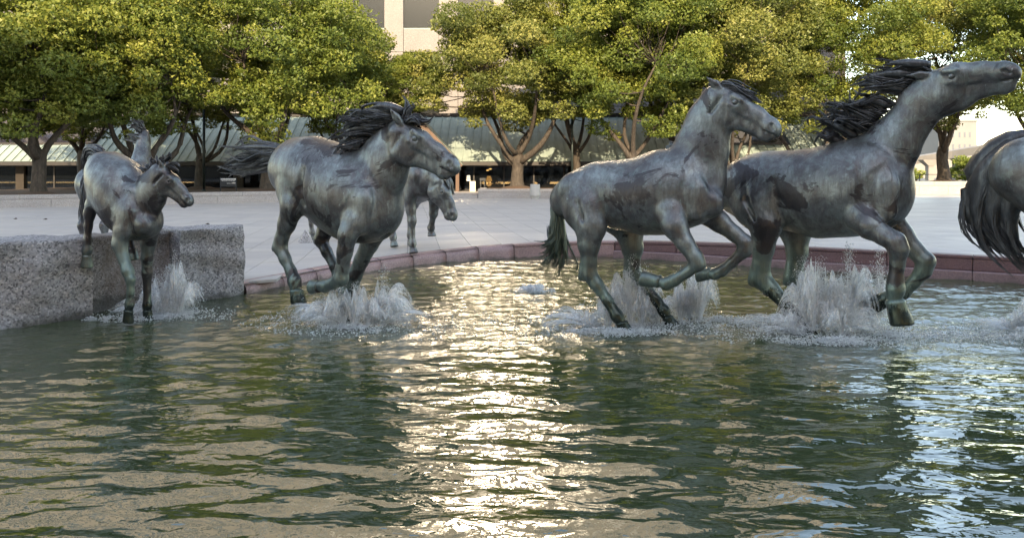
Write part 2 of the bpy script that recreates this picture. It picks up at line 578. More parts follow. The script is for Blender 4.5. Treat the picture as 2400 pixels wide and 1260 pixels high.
LA, LB = (-4.56, 13.0), (-9.6, 6.21)
def along(q): return (LA[0] + (LB[0] - LA[0]) * q, LA[1] + (LB[1] - LA[1]) * q)
rough_block("granite_block", along(0.0), along(0.128), 0.0, 1.0, -0.5, 1.16, M['ledge'], 3)
rough_block("granite_block", along(0.1305), along(0.287), 0.28, 1.0, -0.5, 1.13, M['ledge_wet'], 5)
rough_block("granite_block", along(0.2895), along(1.0), 0.0, 1.0, -0.5, 1.15, M['ledge'], 8)

# ---------------------------------------------------------------- the water
def water_mat():
    t = NT("pool_water")
    co = t.coord("Object")
    a = t.noise(t.coord("Object", scale=(0.55, 1.0, 1.0), rot=(0, 0, rad(8))), 5.0, 2, 0.5, 0.6)
    b = t.noise(t.coord("Object", scale=(0.7, 1.0, 1.0), rot=(0, 0, rad(-20))), 16.0, 2, 0.5, 0.4)
    at = t.n("Attribute", _attribute_name="chop").outputs["Fac"]
    c = t.noise(co, 30.0, 3, 0.6, 0.5)
    h = t.math('ADD', t.math('MULTIPLY', a, 1.0), t.math('MULTIPLY', b, t.math('ADD', t.math('MULTIPLY', at, 0.5), 0.10)))
    h = t.math('ADD', h, t.math('MULTIPLY', c, t.math('MULTIPLY', at, 0.15)))
    nrm = t.bump(h, 0.42, 0.05)
    b = t.bsdf(Base__Color=(0.028, 0.042, 0.016), Roughness=0.022, IOR=2.4, Normal=nrm)
    return t.done()
M['water'] = water_mat()
SPL = [(-5.35, 10.9, 0.9), (-2.3, 10.3, 1.1), (1.45, 10.3, 1.2), (2.15, 10.9, 1.0), (3.95, 10.2, 1.3), (0.3, 13.9, 0.5), (6.0, 10.5, 0.7)]   # where jets churn the water
def water():
    xg = np.arange(-12.0, 14.001, 0.05)
    yg = np.concatenate([np.arange(-10, 2.5, 0.5), np.concatenate([np.arange(2.5, 10.0, 0.026), np.arange(10.0, 19.6, 0.045)])])
    X, Y = np.meshgrid(xg, yg)
    rs = np.random.RandomState(11)
    Z = np.zeros_like(X)
    for i in range(60):
        lam = 0.16 * (0.95 / 0.16) ** rs.rand()
        th = rad(90) + rs.randn() * 0.34
        k = 2 * math.pi / lam
        amp = lam * 0.0031 * (0.6 + 0.8 * rs.rand())
        # short local wave groups, so that no pattern repeats
        env = 0.55 + 0.45 * np.sin(X * rs.uniform(0.2, 0.7) + Y * rs.uniform(0.2, 0.8) + rs.rand() * 6.3)
        Z += amp * env * np.sin(k * (X * math.cos(th) + Y * math.sin(th)) + rs.rand() * 6.3)
    chop = np.zeros_like(X)
    for x, y, r in SPL:
        d = np.hypot(X - x, Y - y)
        Z += 0.012 * r * np.sin(d * 15.0 + x) * np.exp(-d * 0.85) * (1 - np.exp(-d * 4))
        chop += r * np.exp(-(d / 1.5) ** 2)
    far = np.clip((Y - 8.2) / 3.0, 0, 1)
    chop = np.clip(chop + 0.75 * far, 0, 1)
    for i in range(26):
        lam = 0.16 + 0.2 * rs.rand()
        th = rs.rand() * 6.28
        Z += chop * lam * 0.0042 * np.sin(2 * math.pi / lam * (X * math.cos(th) + Y * math.sin(th)) + rs.rand() * 6.3)
    Z *= np.where(Y < 2.5, 0.2, 1.0)
    ny, nx = X.shape
    V = np.stack([X, Y, Z], -1).reshape(-1, 3)
    idx = np.arange(ny * nx).reshape(ny, nx)
    F = np.stack([idx[:-1, :-1], idx[:-1, 1:], idx[1:, 1:], idx[1:, :-1]], -1).reshape(-1, 4)
    # drop what lies well under the plaza
    ye = np.interp(V[:, 0], EX, EY) + 0.9
    keep = (V[F[:, 0], 1] < ye[F[:, 0]])
    F = F[keep]
    me = np_mesh("water", V, F)
    at = me.attributes.new("chop", 'FLOAT', 'POINT')
    at.data.foreach_set("value", chop.reshape(-1).astype(np.float32))
    return tag(link("water", me, M['water']), "dark green rippled pool water", kind="structure")
water()
# the rest of the pool outside the view
w = MB()
for x0, x1 in ((-40, -12.0), (14.0, 18.2)):
    w.poly([(x0, -10, -0.02), (x1, -10, -0.02), (x1, 14, -0.02), (x0, 14, -0.02)])
tag(w.build("water", M['water']), kind="structure")
# ---------------------------------------------------------------- planters, steps
def wall_run(name, label, a, b, h0, cap, bl, depth=0.45, z0=None, group=None):
    root = tag(empty(name, (a[0], a[1], 0)), label, "planter wall", group)
    dx, dy = b[0] - a[0], b[1] - a[1]
    ln = math.hypot(dx, dy); tx, ty = dx / ln, dy / ln; nx, ny = -ty, tx
    if ny < 0: nx, ny = -nx, -ny
    rz = math.atan2(ty, tx)
    root.rotation_euler = (0, 0, rz)
    zb = z0 if z0 is not None else 0.35
    n = max(1, round(ln / bl))
    w = ln / n
    m1 = MB(); m1.box(0.005, w - 0.005, 0.02, depth, zb - 0.05, zb + h0 - cap - 0.006); me1 = m1.mesh("wall_stone", bevel=0.008)
    m2 = MB(); m2.box(0.005, w - 0.005, 0.0, depth + 0.03, zb + h0 - cap, zb + h0); me2 = m2.mesh("coping_stone", bevel=0.012)
    for i in range(n):
        link("wall_stone", me1, M['planter'], root, (i * w, 0, 0))
        x = i * w + (w / 2 if i < n - 1 else w / 2)
        if i < n - 1:
            link("coping_stone", me2, M['planter'], root, (x, 0, 0))
    hb = MB(); hb.box(0.005, w / 2 - 0.005, 0.0, depth + 0.03, zb + h0 - cap, zb + h0); mh = hb.mesh("coping_stone", bevel=0.012)
    link("coping_stone", mh, M['planter'], root, (0, 0, 0)); link("coping_stone", mh, M['planter'], root, (ln - w / 2, 0, 0))
    return root
PA, PB = (-33.0, 30.2), (-5.0, 48.0)
wall_run("planter_wall", "long low granite planter wall receding behind the foal on the left", PA, PB, 0.60, 0.20, 2.5)
wall_run("planter_wall", "low granite planter wall right of the steps behind the concrete bin", (-2.15, 48.5), (24.0, 49.2), 0.60, 0.20, 2.6)
wall_run("planter_wall", "pale sunlit planter wall at the far right under the tree", (26.0, 57.2), (48.0, 57.6), 0.95, 0.32, 2.2)
# a flank that closes the centre planter at the steps
fl = MB(); fl.box(-2.15, -1.72, 48.94, 53.0, 0.3, 0.93)
tag(fl.build("planter_wall", M['planter'], bevel=0.01), "short granite flank of the planter beside the entrance steps", "planter wall")
st = tag(empty("entrance_steps", (-3.6, 48.5, 0.35)), "two low granite steps in front of the glass entrance", "steps")
for k in range(2):
    m = MB(); m.box(-1.45, 1.42, k * 0.42, 6.0 - k * 0.0, -0.05 + k * 0.155, 0.15 * (k + 1)); m.build("step", M['planter'], st, bevel=0.01)
# soil of the planters
s = MB()
s.poly([(-33.2, 30.9, 0.86), (-5.2, 48.6, 0.86), (-5.2, 56, 0.86), (-33.2, 56, 0.86)])
s.poly([(-1.75, 48.9, 0.86), (26, 49.5, 0.86), (26, 56, 0.86), (-1.75, 56, 0.86)])
s.poly([(26.0, 57.55, 1.2), (60, 57.9, 1.2), (60, 66, 1.2), (26.0, 66, 1.2)])
tag(s.build("planter_soil", M['soil']), kind="structure")

# ---------------------------------------------------------------- the building: glazed ground floor, copper skirt roof, granite tower
B = tag(empty("office_building", (0, 55, 0.3)), "pale granite office building with copper skirt roof and dark shop windows", "building")
def bpart(mb, name, m, parent=B, **kw):
    o = mb.build(name, m, None, **kw)
    o.parent = parent
    o.matrix_parent_inverse = Matrix.Translation((0, -55, -0.3)) if parent is B else parent.matrix_parent_inverse
    return o
def bput(name, me, m, loc):
    o = link(name, me, m, B, (loc[0], loc[1] - 55, loc[2] - 0.3))
    return o
XL, XR = -60.0, 26.0
EY0, EZ0 = 55.0, 2.78                    # eave
TY, TZ = 60.2, 6.35                      # top of the skirt roof
sl_y, sl_z = TY - EY0, TZ - EZ0
sl_len = math.hypot(sl_y, sl_z)
nrm_y, nrm_z = -sl_z / sl_len, sl_y / sl_len
def on_roof(x, q, h=0.0):
    return (x, EY0 + sl_y * q + nrm_y * h, EZ0 + sl_z * q + nrm_z * h)
PW = 0.62
def pan_mesh(q0, q1):
    m = MB()
    def quad(x0, x1, h0, h1):
        a = [on_roof(x0, q0, h0), on_roof(x1, q0, h0), on_roof(x1, q1, h0), on_roof(x0, q1, h0)]
        b = [on_roof(x0, q0, h1), on_roof(x1, q0, h1), on_roof(x1, q1, h1), on_roof(x0, q1, h1)]
        m.prism(a, b)
    quad(0.0, PW - 0.005, -0.04, 0.0)
    quad(-0.022, 0.022, 0.0, 0.075)
    me = m.mesh("roof_pan")
    me.transform(Matrix.Translation((0, -55, 0)))
    return me
full, low = pan_mesh(0.0, 1.0), pan_mesh(0.0, 0.34)
x = XL
glaz = [(-60.0, -30.9), (12.2, 20.2)]
GX0, GX1 = -12.6, -3.6                   # the entrance gable stands in front of the roof here
while x < XR - 0.1:
    ing = any(a <= x + 0.01 < b for a, b in glaz)
    bput("roof_pan", low if ing else full, M['copper'], (x, 55, 0.0 + 0.0))
    x += PW
# sloping glass bays above the short copper strip
for a, b in glaz:
    n = round((b - a) / 1.5)
    wv = (b - a) / n
    m = MB(); m.prism([on_roof(0.03, 0.38, 0.0), on_roof(wv - 0.03, 0.38, 0.0), on_roof(wv - 0.03, 0.99, 0.0), on_roof(0.03, 0.99, 0.0)],
                      [on_roof(0.03, 0.38, 0.03), on_roof(wv - 0.03, 0.38, 0.03), on_roof(wv - 0.03, 0.99, 0.03), on_roof(0.03, 0.99, 0.03)])
    me = m.mesh("roof_pane"); me.transform(Matrix.Translation((0, -55, 0)))
    f = MB(); f.bar(on_roof(0, 0.35, 0.02), on_roof(0, 1.0, 0.02), 0.07, 0.10, up=(0, nrm_y, nrm_z)); mf = f.mesh("mullion"); mf.transform(Matrix.Translation((0, -55, 0)))
    for i in range(n):
        bput("roof_pane", me, M['roof_glass'], (a + i * wv, 55, 0))
        bput("mullion", mf, M['dark_metal'], (a + i * wv, 55, 0))
    t = MB(); t.bar(on_roof(a, 0.36, 0.03), on_roof(b, 0.36, 0.03), 0.16, 0.16); bpart(t, "gutter", M['fascia'])
    for xx in (a, b):
        t = MB(); t.bar(on_roof(xx, 0.0, 0.05), on_roof(xx, 1.0, 0.05), 0.20, 0.22, up=(0, nrm_y, nrm_z)); bpart(t, "hip_cap", M['fascia'])
t = MB(); t.bar((XL, TY + 0.1, TZ + 0.1), (XR, TY + 0.1, TZ + 0.1), 0.5, 0.28); bpart(t, "ridge_cap", M['fascia'])
# eave fascia, soffit
t = MB(); t.box(XL, XR, EY0 - 0.06, EY0 + 0.10, EZ0 - 0.30, EZ0 - 0.05); bpart(t, "fascia", M['fascia'])
t = MB(); t.box(XL, XR, EY0 + 0.10, 62.0, EZ0 - 0.34, EZ0 - 0.28); bpart(t, "soffit", M['fascia'])
# shop interior
t = MB(); t.box(XL, XR, 61.5, 61.8, 0.3, EZ0 - 0.3); bpart(t, "interior_wall", M['interior'])
t = MB(); t.box(XL, XR, 55.6, 61.5, 0.30, 0.655); bpart(t, "shop_floor", M['interior'])
for x_ in (XL - 0.2, XR):
    t = MB(); t.box(x_, x_ + 0.2, 55.5, 63.9, 0.3, TZ); bpart(t, "end_wall", M['tower'])
# shop front panes and mullions
GY = 56.4
pw = 2.2
m = MB(); m.box(0.05, pw - 0.05, GY - 0.012 - 55, GY + 0.012 - 55, 0.70, EZ0 - 0.36); mg = m.mesh("shop_pane")
m = MB(); m.box(-0.05, 0.05, GY - 0.06 - 55, GY + 0.06 - 55, 0.655, EZ0 - 0.34); mm = m.mesh("mullion")
x = XL
while x < XR - 0.5:
    bput("shop_pane", mg, M['shop_glass'], (x, 55, 0.0)); bput("mullion", mm, M['fascia'], (x, 55, 0.0))
    x += pw
t = MB(); t.box(XL, XR, GY - 0.05, GY + 0.05, 0.655, 0.71); bpart(t, "sill", M['fascia'])
# pilasters of dark stone between shops
m = MB(); m.box(-0.3, 0.3, GY - 0.25 - 55, GY + 0.2 - 55, 0.656, EZ0 - 0.341); mp = m.mesh("pilaster")
for x in (-52, -44, -36, -28, -20, 7.6, 14.8, 22.0):
    bput("pilaster", mp, M['interior'], (x, 55, 0.0))

# entrance gable
gx, gw, gz0, gz1, gy = -8.3, 4.75, 2.35, 7.55, 53.4
t = MB()
t.bar((gx, gy, gz1), (gx + gw, gy, gz0), 0.34, 0.42, up=(0, -1, 0)); bpart(t, "gable_rafter", M['brass'])
t = MB()
t.bar((gx, gy, gz1), (gx - gw, gy, gz0), 0.34, 0.42, up=(0, -1, 0)); bpart(t, "gable_rafter", M['brass'])
for sgn in (-1, 1):
    t = MB()
    a, b = Vector((gx, gy + 0.1, gz1 + 0.17)), Vector((gx + sgn * (gw + 0.1), gy + 0.1, gz0 + 0.10))
    o = Vector((0, 6.5, 0)); up = Vector((0, 0, 0.06))
    q = [a, b, b + o, a + o]
    t.prism(q if sgn < 0 else q[::-1], [p + up for p in (q if sgn < 0 else q[::-1])])
    bpart(t, "gable_roof", M['copper'])
t = MB(); t.prism([(gx - gw + 0.3, gy + 0.25, gz0), (gx + gw - 0.3, gy + 0.25, gz0), (gx, gy + 0.25, gz1 - 0.3)], [(gx - gw + 0.3, gy + 0.27, gz0), (gx + gw - 0.3, gy + 0.27, gz0), (gx, gy + 0.27, gz1 - 0.3)])
bpart(t, "gable_pane", M['shop_glass'])
for dx, hh in ((0.0, 4.9), (-1.6, 3.2), (1.6, 3.2), (-3.0, 1.6), (3.0, 1.6)):
    t = MB(); t.box(gx + dx - 0.07, gx + dx + 0.07, gy + 0.12, gy + 0.24, gz0, gz0 + hh); bpart(t, "gable_mullion", M['cream'])
t = MB(); t.box(gx - gw, gx + gw, gy + 0.05, gy + 0.25, gz0 - 0.2, gz0 + 0.05); bpart(t, "gable_beam", M['fascia'])
for dx in (-4.5, 4.5):
    t = MB(); t.box(gx + dx - 0.12, gx + dx + 0.12, gy + 0.0, gy + 0.24, 0.65, gz0 - 0.2); bpart(t, "gable_post", M['brass'])

# granite tower: panels with open joints, recessed windows
FY = 64.0
PX, PZ = 4.55, 4.55
WW, WH = 2.95, 2.62
x0t = -64.0 + (-5.9 + 64.0) % PX - PX     # a window centre falls on photo column 987
zt0 = 14.6 - 0.05 - 0.0
zb = 13.9 - 4.55 * 3                     # sill of the third row down
cols = range(0, 21)
rows = range(0, 15)
back = MB(); back.box(-66.0, 28.0, FY + 0.45, FY + 12, 0.3, zb + PZ * 15); bpart(back, "wall", M['tower'])
jt = 0.012
m = MB(); m.box(-WW / 2 + jt, WW / 2 - jt, 0, 0.46, -(PZ - WH) + jt, -jt); me_sp = m.mesh("spandrel_panel", bevel=0.015)
m = MB(); m.box(WW / 2 + jt, PX - WW / 2 - jt, -0.03, 0.46, -(PZ - WH) + jt, WH - jt); me_pi = m.mesh("pier_panel", bevel=0.02)
m = MB(); m.box(-WW / 2, WW / 2, 0.30, 0.33, 0.06, WH); me_wi = m.mesh("window")
m = MB(); m.box(-WW / 2 + 0.005, WW / 2 - 0.005, 0.02, 0.36, 0.0, 0.07); me_si = m.mesh("sill")
m = MB(); m.box(-0.03, 0.03, 0.25, 0.34, 0.07, WH); me_mu = m.mesh("mullion")
CX0 = -5.9 + (987 - 987) - PX * 14 + 0.0
CX0 = (987 - 1200) / FPX * FY - PX * 12
for c in cols:
    for r_ in rows:
        px, pz = CX0 + c * PX, zb + r_ * PZ
        if px > 27: continue
        bput("spandrel_panel", me_sp, M['tower'], (px, FY, pz))
        bput("pier_panel", me_pi, M['tower'], (px, FY, pz))
        wo_ = bput("window", me_wi, M['tower_glass'], (px, FY, pz))
        if 9 <= c <= 17 and r_ <= 4:
            link("sill", me_si, M['copper'], wo_)

# slim posts that rise from the planters past the roof
for u, d, lab in ((478, 47.0, "slim dark green post rising past the copper roof behind the foal"), (1341, 52.5, "slim dark green post rising past the copper roof right of the bin")):
    p = P(u, 400, d)
    m = MB(); m.tube([(0, 0, 0), (0, 0, 5.0)], [0.085, 0.075], 10)
    o = m.build("post", M['dark_metal'], None, smooth=True); o.location = (p.x, p.y, 0.85)
    fb = MB(); fb.lathe([(0.13, 0), (0.13, 0.05), (0.09, 0.12)], 12)
    fb.build("foot", M['dark_metal'], o)
    tag(o, lab, "post")

# the concrete bin by the planter
p = P(1254, 465, 47.6)
b = tag(empty("litter_bin", (p.x, p.y, 0.35)), "tapered pale concrete litter bin in front of the planter wall", "bin")
m = MB(); m.lathe([(0.24, 0.0), (0.25, 0.10), (0.33, 0.20), (0.34, 0.26), (0.30, 0.9), (0.285, 0.915)], 28); m.build("body", M['bin'], b, smooth=False)
m = MB(); m.lathe([(0.19, 0.912), (0.19, 0.922)], 24); m.build("opening", M['fascia'], b)

# the slate sign board on two legs
sd = 42.6
p = P(535, 400, sd)
sg = tag(empty("sign_board", (p.x, p.y, 0.86)), "slate museum sign on two legs with white lettering", "sign")
m = MB(); m.box(-0.46, 0.46, 0, 0.05, 0.35, 0.86); m.build("board", M['sign'], sg)
for dx in (-0.46, 0.42):
    m = MB(); m.box(dx, dx + 0.04, 0.01, 0.06, 0, 0.87); m.build("leg", M['sign'], sg)
def text(s, size, loc, parent, m, align='LEFT', name="lettering", ex=0.001):
    cu = bpy.data.curves.new(name, 'FONT')
    cu.body, cu.size, cu.extrude, cu.align_x, cu.resolution_u = s, size, ex, align, 2
    o = bpy.data.objects.new(name, cu)
    COL.objects.link(o)
    dg = bpy.context.evaluated_depsgraph_get()
    me = bpy.data.meshes.new_from_object(o.evaluated_get(dg))
    bpy.data.objects.remove(o); bpy.data.curves.remove(cu)
    me.materials.clear()
    r = link(name, me, m, parent, loc)
    r.rotation_euler = (rad(90), 0, 0)
    return r
tx = text("MUSTANG MUSEUM", 0.082, (0, -0.004, 0.66), sg, M['white'], 'CENTER')
m = MB()
rr = random.Random(3)
for k in range(15):                      # the band of running shapes above the name
    x = -0.38 + 0.76 * k / 14
    m.prism([(x - 0.035, -0.004, 0.745), (x + 0.035, -0.004, 0.740), (x + 0.05, -0.004, 0.775), (x, -0.004, 0.79 + rr.random() * 0.02), (x - 0.04, -0.004, 0.78)],
            [(x - 0.035, -0.001, 0.745), (x + 0.035, -0.001, 0.740), (x + 0.05, -0.001, 0.775), (x, -0.001, 0.79 + rr.random() * 0.02), (x - 0.04, -0.001, 0.78)])
m.build("emblem", M['white'], sg)
m = MB()
for x0_, x1_, z_ in ((0.22, 0.40, 0.575), (-0.08, 0.10, 0.535), (0.12, 0.30, 0.535), (0.32, 0.40, 0.535)):
    m.box(x0_, x1_, -0.003, -0.001, z_, z_ + 0.012)
m.build("small_print", M['white'], sg)

# things inside and beside the entrance
p = P(1108, 448, 53.0)
m = MB(); m.box(-0.2, 0.2, -0.2, 0.2, 0, 0.72); o = m.build("pedestal", M['cream'], bevel=0.01); o.location = (p.x, 53.0, 0.655)
tag(o, "pale square pedestal beside the glass entrance", "pedestal")
def lit(name, col, s):
    t = NT(name); e = t.n("Emission", Color=col, Strength=s); return t.done(e)
M['lampshade'] = lit("lit_lampshade", (1.0, 0.62, 0.25), 0.9)
M['bulb'] = lit("lit_ceiling_lamp", (1.0, 0.72, 0.35), 3.0)
ld = 58.2
p = P(1146, 430, ld)
lp = tag(empty("table_lamp", (p.x, ld, 0.9)), "lit cream table lamp glowing inside the shop window", "lamp")
m = MB(); m.lathe([(0.26, 0.40), (0.13, 0.80)], 18); m.build("lamp_shade", M['lampshade'], lp, smooth=True)
m = MB(); m.lathe([(0.08, 0.0), (0.2, 0.12), (0.23, 0.22), (0.12, 0.36), (0.03, 0.40)], 18); m.build("base", M['lampshade'], lp, smooth=True)
m = MB(); m.box(-0.7, 0.7, -0.3, 0.3, 0.0, 0.245); o = m.build("side_table", M['brass']); o.location = (p.x, ld, 0.655); tag(o, "low dark table under the lit lamp indoors", "table")
for k, (u, v) in enumerate(((1149, 396), (1143, 399))):
    q = P(u, v, 57.6)
    m = MB(); m.lathe([(0.02, 0.05), (0.11, 0.02), (0.12, -0.02), (0.06, -0.05)], 12); o = m.build("ceiling_lamp", M['bulb'], smooth=True); o.location = q
    tag(o, ("right" if k == 0 else "left") + " of two small lit ceiling lamps inside the shop", "lamp", "ceiling lamps in the shop")
p = P(1131, 430, 55.2)
df = tag(empty("counter_frame", (p.x, 55.2, 0.655)), "blue grey upright frame standing in the entrance window", "frame")
for dx in (-0.17, 0.12):
    m = MB(); m.box(dx, dx + 0.07, 0, 0.08, 0, 0.72); m.build("leg", M['sign'], df)
m = MB(); m.box(-0.2, 0.22, -0.005, 0.085, 0.725, 0.92); m.build("top_board", M['sign'], df)
m = MB()
q = P(1098, 412, GY - 0.02)
for k, (wd, dz) in enumerate(((0.2, 0.0), (0.26, -0.06), (0.24, -0.16), (0.27, -0.22), (0.30, -0.32), (0.26, -0.38))):
    m.box(-wd / 2, wd / 2, 0, 0.004, dz, dz + 0.045)
o = m.build("door_lettering", M['white']); o.location = (q.x, GY - 0.02, q.z)
tag(o, "small white lettering stuck on the entrance glass", "lettering")

# the tower across the square that keeps the plaza in shade
SB = tag(empty("shading_tower", (0, -80, 0.3)), "tall granite tower across the square behind the camera", "building")
SH = 66.6
m = MB(); m.box(-130, 110, -30, 0, 0, SH); m.build("wall", M['tower'], SB)
m = MB(); m.box(-129, 109, 0.012, 0.05, 0, 1.9); mw = m.mesh("window_band")
for k in range(13):
    link("window_band", mw, M['tower_glass'], SB, (0, 0, 4.0 + k * 4.55))
# ---------------------------------------------------------------- trees
def bark_mat():
    t = NT("oak_bark")
    co = t.coord("Object", scale=(1, 1, 0.35))
    n = t.noise(co, 9.0, 6, 0.7)
    c = t.ramp(n, [(0.3, (0.022, 0.017, 0.013)), (0.55, (0.062, 0.048, 0.036)), (0.75, (0.125, 0.10, 0.08))])
    t.bsdf(Base__Color=c, Roughness=0.9, Normal=t.bump(n, 0.9, 0.05))
    return t.done()
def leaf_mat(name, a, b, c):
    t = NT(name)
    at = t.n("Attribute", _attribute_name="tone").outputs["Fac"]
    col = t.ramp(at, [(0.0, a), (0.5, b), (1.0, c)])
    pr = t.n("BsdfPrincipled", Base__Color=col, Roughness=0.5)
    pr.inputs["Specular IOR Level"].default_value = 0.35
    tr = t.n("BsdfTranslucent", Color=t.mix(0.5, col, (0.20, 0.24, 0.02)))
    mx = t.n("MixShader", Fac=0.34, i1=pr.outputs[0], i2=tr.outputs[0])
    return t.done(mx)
M['bark'] = bark_mat()
M['leaf'] = leaf_mat("oak_leaf", (0.080, 0.115, 0.024), (0.185, 0.212, 0.040), (0.30, 0.295, 0.062))
M['leaf_y'] = leaf_mat("oak_leaf_olive", (0.10, 0.122, 0.032), (0.205, 0.218, 0.055), (0.31, 0.29, 0.085))
M['leaf_g'] = leaf_mat("oak_leaf_green", (0.074, 0.110, 0.024), (0.168, 0.205, 0.040), (0.27, 0.28, 0.058))

def leaf_mesh(name, lobes, n_per, size, rs):
    """leaf quads spread over the lobes; lobes: (x, y, z, r)"""
    C, T = [], []
    for (x, y, z, r) in lobes:
        n = int(n_per * 2.9 * (r / 1.2) ** 2)
        d = rs.randn(n, 3)
        d /= np.linalg.norm(d, axis=1)[:, None]
        rr_ = r * (0.62 + 0.48 * rs.rand(n) ** 0.7)
        # ragged surface: lumps on every lobe
        ph = rs.rand(3) * 6.3
        lump = 1 + 0.20 * np.sin(d[:, 0] * 6 + ph[0]) * np.sin(d[:, 1] * 6 + ph[1]) * np.sin(d[:, 2] * 6 + ph[2]) * 1.8
        p = d * (rr_ * lump)[:, None]
        p[:, 2] *= 0.74
        p[:, 2] = np.where(p[:, 2] < -0.35 * r, -0.35 * r + (p[:, 2] + 0.35 * r) * 0.5, p[:, 2])
        C.append(p + np.array([x, y, z]))
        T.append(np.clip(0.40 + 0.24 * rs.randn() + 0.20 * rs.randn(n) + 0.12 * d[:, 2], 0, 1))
    C, T = np.concatenate(C), np.concatenate(T)
    n = len(C)
    a = rs.randn(n, 3); a /= np.linalg.norm(a, axis=1)[:, None]
    b = np.cross(a, rs.randn(n, 3)); b /= np.linalg.norm(b, axis=1)[:, None]
    nn = np.cross(a, b)
    s = size * (0.6 + 0.8 * rs.rand(n))[:, None]
    v = np.stack([C - a * s, C + a * s * 0.75 + b * s * 0.62, C + a * s * 0.75 - b * s * 0.62], 1).reshape(-1, 3)
    f = np.arange(n * 3).reshape(-1, 3)
    me = np_mesh(name, v, f, False)
    at = me.attributes.new("tone", 'FLOAT', 'POINT')
    at.data.foreach_set("value", np.repeat(T, 3).astype(np.float32))
    return me

def wiggle(a, b, n, amp, rr_, sag=0.0):
    a, b = Vector(a), Vector(b)
    ln = (b - a).length
    o1, o2 = [Vector((rr_.uniform(-1, 1), rr_.uniform(-1, 1), rr_.uniform(-0.5, 0.5))) for _ in range(2)]
    pts = []
    for i in range(n + 1):
        t = i / n
        p = a.lerp(b, t) + (o1 * math.sin(math.pi * t) + o2 * math.sin(2 * math.pi * t) * 0.6) * amp * ln
        p.z -= sag * ln * math.sin(math.pi * t)
        pts.append(p)
    return pts

CROWNS = {}
def oak(label, x, y, zb, rx, rz, zc, seed, trunk_r=0.36, fork=1.9, nl=46, m='leaf', group="live oaks along the planters", dens=330, extra=(), limbs=None, ry=None, lean=0.0, gaps=(), share=None):
    rr_ = random.Random(seed); rs = np.random.RandomState(seed)
    t = tag(empty("oak_tree", (x, y, zb)), label, "tree", group)
    ry = ry or rx * 0.8
    rz *= 1.28; zc += 0.25; nl = int(nl * 1.5)
    lobes = []
    tries = 0
    while len(lobes) < nl and tries < 900:
        tries += 1
        d = Vector((rr_.gauss(0, 1), rr_.gauss(0, 1), rr_.gauss(0.1, 0.9))).normalized()
        q = rr_.uniform(0.3, 1.15) ** 0.6
        p = Vector((d.x * rx * q, d.y * ry * q, zc - zb + d.z * rz * q))
        r = (rr_.uniform(0.9, 1.4) if rr_.random() < 0.6 else rr_.uniform(0.4, 0.8)) * (1.15 - 0.22 * q)
        if d.z < -0.35: r *= 0.8
        wp = Vector((x + p.x, y + p.y, zb + p.z))
        u, v = 1200 + FPX * wp.x / wp.y, HZ - FPX * (wp.z - CAMZ) / wp.y
        rp = r * FPX / wp.y
        if any(u0 - rp * 0.8 < u < u1 + rp * 0.8 and v0 - rp * 0.6 < v < v1 + rp * 0.6 for u0, v0, u1, v1 in gaps): continue
        if any((p - Vector(l[:3])).length < 0.50 * r for l in lobes): continue
        lobes.append((p.x, p.y, p.z, r))
    for (u, v, d, r) in extra:
        w = P(u, v, d)
        lobes.append((w.x - x, w.y - y, w.z - zb, r))
    if share:                                            # a crown grown before, stretched to this tree's size
        c0, (rx0, ry0, rz0, h0) = CROWNS[share]
        co_ = link("crown", c0, None, t)
        co_.scale = (rx / rx0, ry / ry0, rz / rz0); co_.location = (0, 0, (zc - zb) - h0 * rz / rz0); co_.rotation_euler = (0, 0, 0)
    else:
        CROWNS[seed] = (leaf_mesh("crown", lobes, dens, 0.094, rs), (rx, ry, rz, zc - zb))
        link("crown", CROWNS[seed][0], M[m], t)
    # trunk and limbs
    mb = MB()
    fk = Vector((lean, 0.05, fork))
    pts = wiggle((0, 0, -0.25), fk, 6, 0.03, rr_)
    mb.tube(pts, [trunk_r * 1.75, trunk_r * 1.22, trunk_r * 1.02, trunk_r * 0.95, trunk_r * 0.92, trunk_r * 0.95, trunk_r * 0.85], 14)
    ends = []
    nlimb = limbs or rr_.randint(4, 6)
    for k in range(nlimb):
        a = 2 * math.pi * k / nlimb + rr_.uniform(-0.4, 0.4)
        out = rx * rr_.uniform(0.42, 0.66)
        e = Vector((math.cos(a) * out, math.sin(a) * out * 0.8, zc - zb - rz * rr_.uniform(0.05, 0.5)))
        st = fk + Vector((math.cos(a) * 0.12, math.sin(a) * 0.12, rr_.uniform(-0.75, 0.0)))
        pp = wiggle(st, e, 9, 0.10, rr_, 0.10)
        r0 = trunk_r * rr_.uniform(0.42, 0.62)
        mb.tube(pp, [r0 * (1 - 0.72 * i / 9) for i in range(10)], 8)
        ends.append((pp, r0))
    for l in lobes:
        c = Vector(l[:3])
        best = min(((c - q).length, q, r0 * (1 - 0.72 * i / 9)) for pp, r0 in ends for i, q in enumerate(pp) if i >= 3)
        if best[0] < 5.5:
            pp = wiggle(best[1], c, 5, 0.10, rr_, 0.05)
            r0 = min(best[2] * 0.55, 0.085)
            mb.tube(pp, [r0 * (1 - 0.75 * i / 5) for i in range(6)], 6)
    mb.build("trunk", M['bark'], t, smooth=True)
    md = MB()
    prof = [(1.25, 0.0), (0.95, 0.10), (0.6, 0.19), (0.25, 0.24)]
    md.lathe(prof, 22)
    md.v = [(p[0] * (1 + 0.12 * math.sin(5 * math.atan2(p[1], p[0]) + seed)), p[1], p[2] - 0.02) for p in md.v]
    md.build("root_mound", M['soil'], t, smooth=True)
    return t

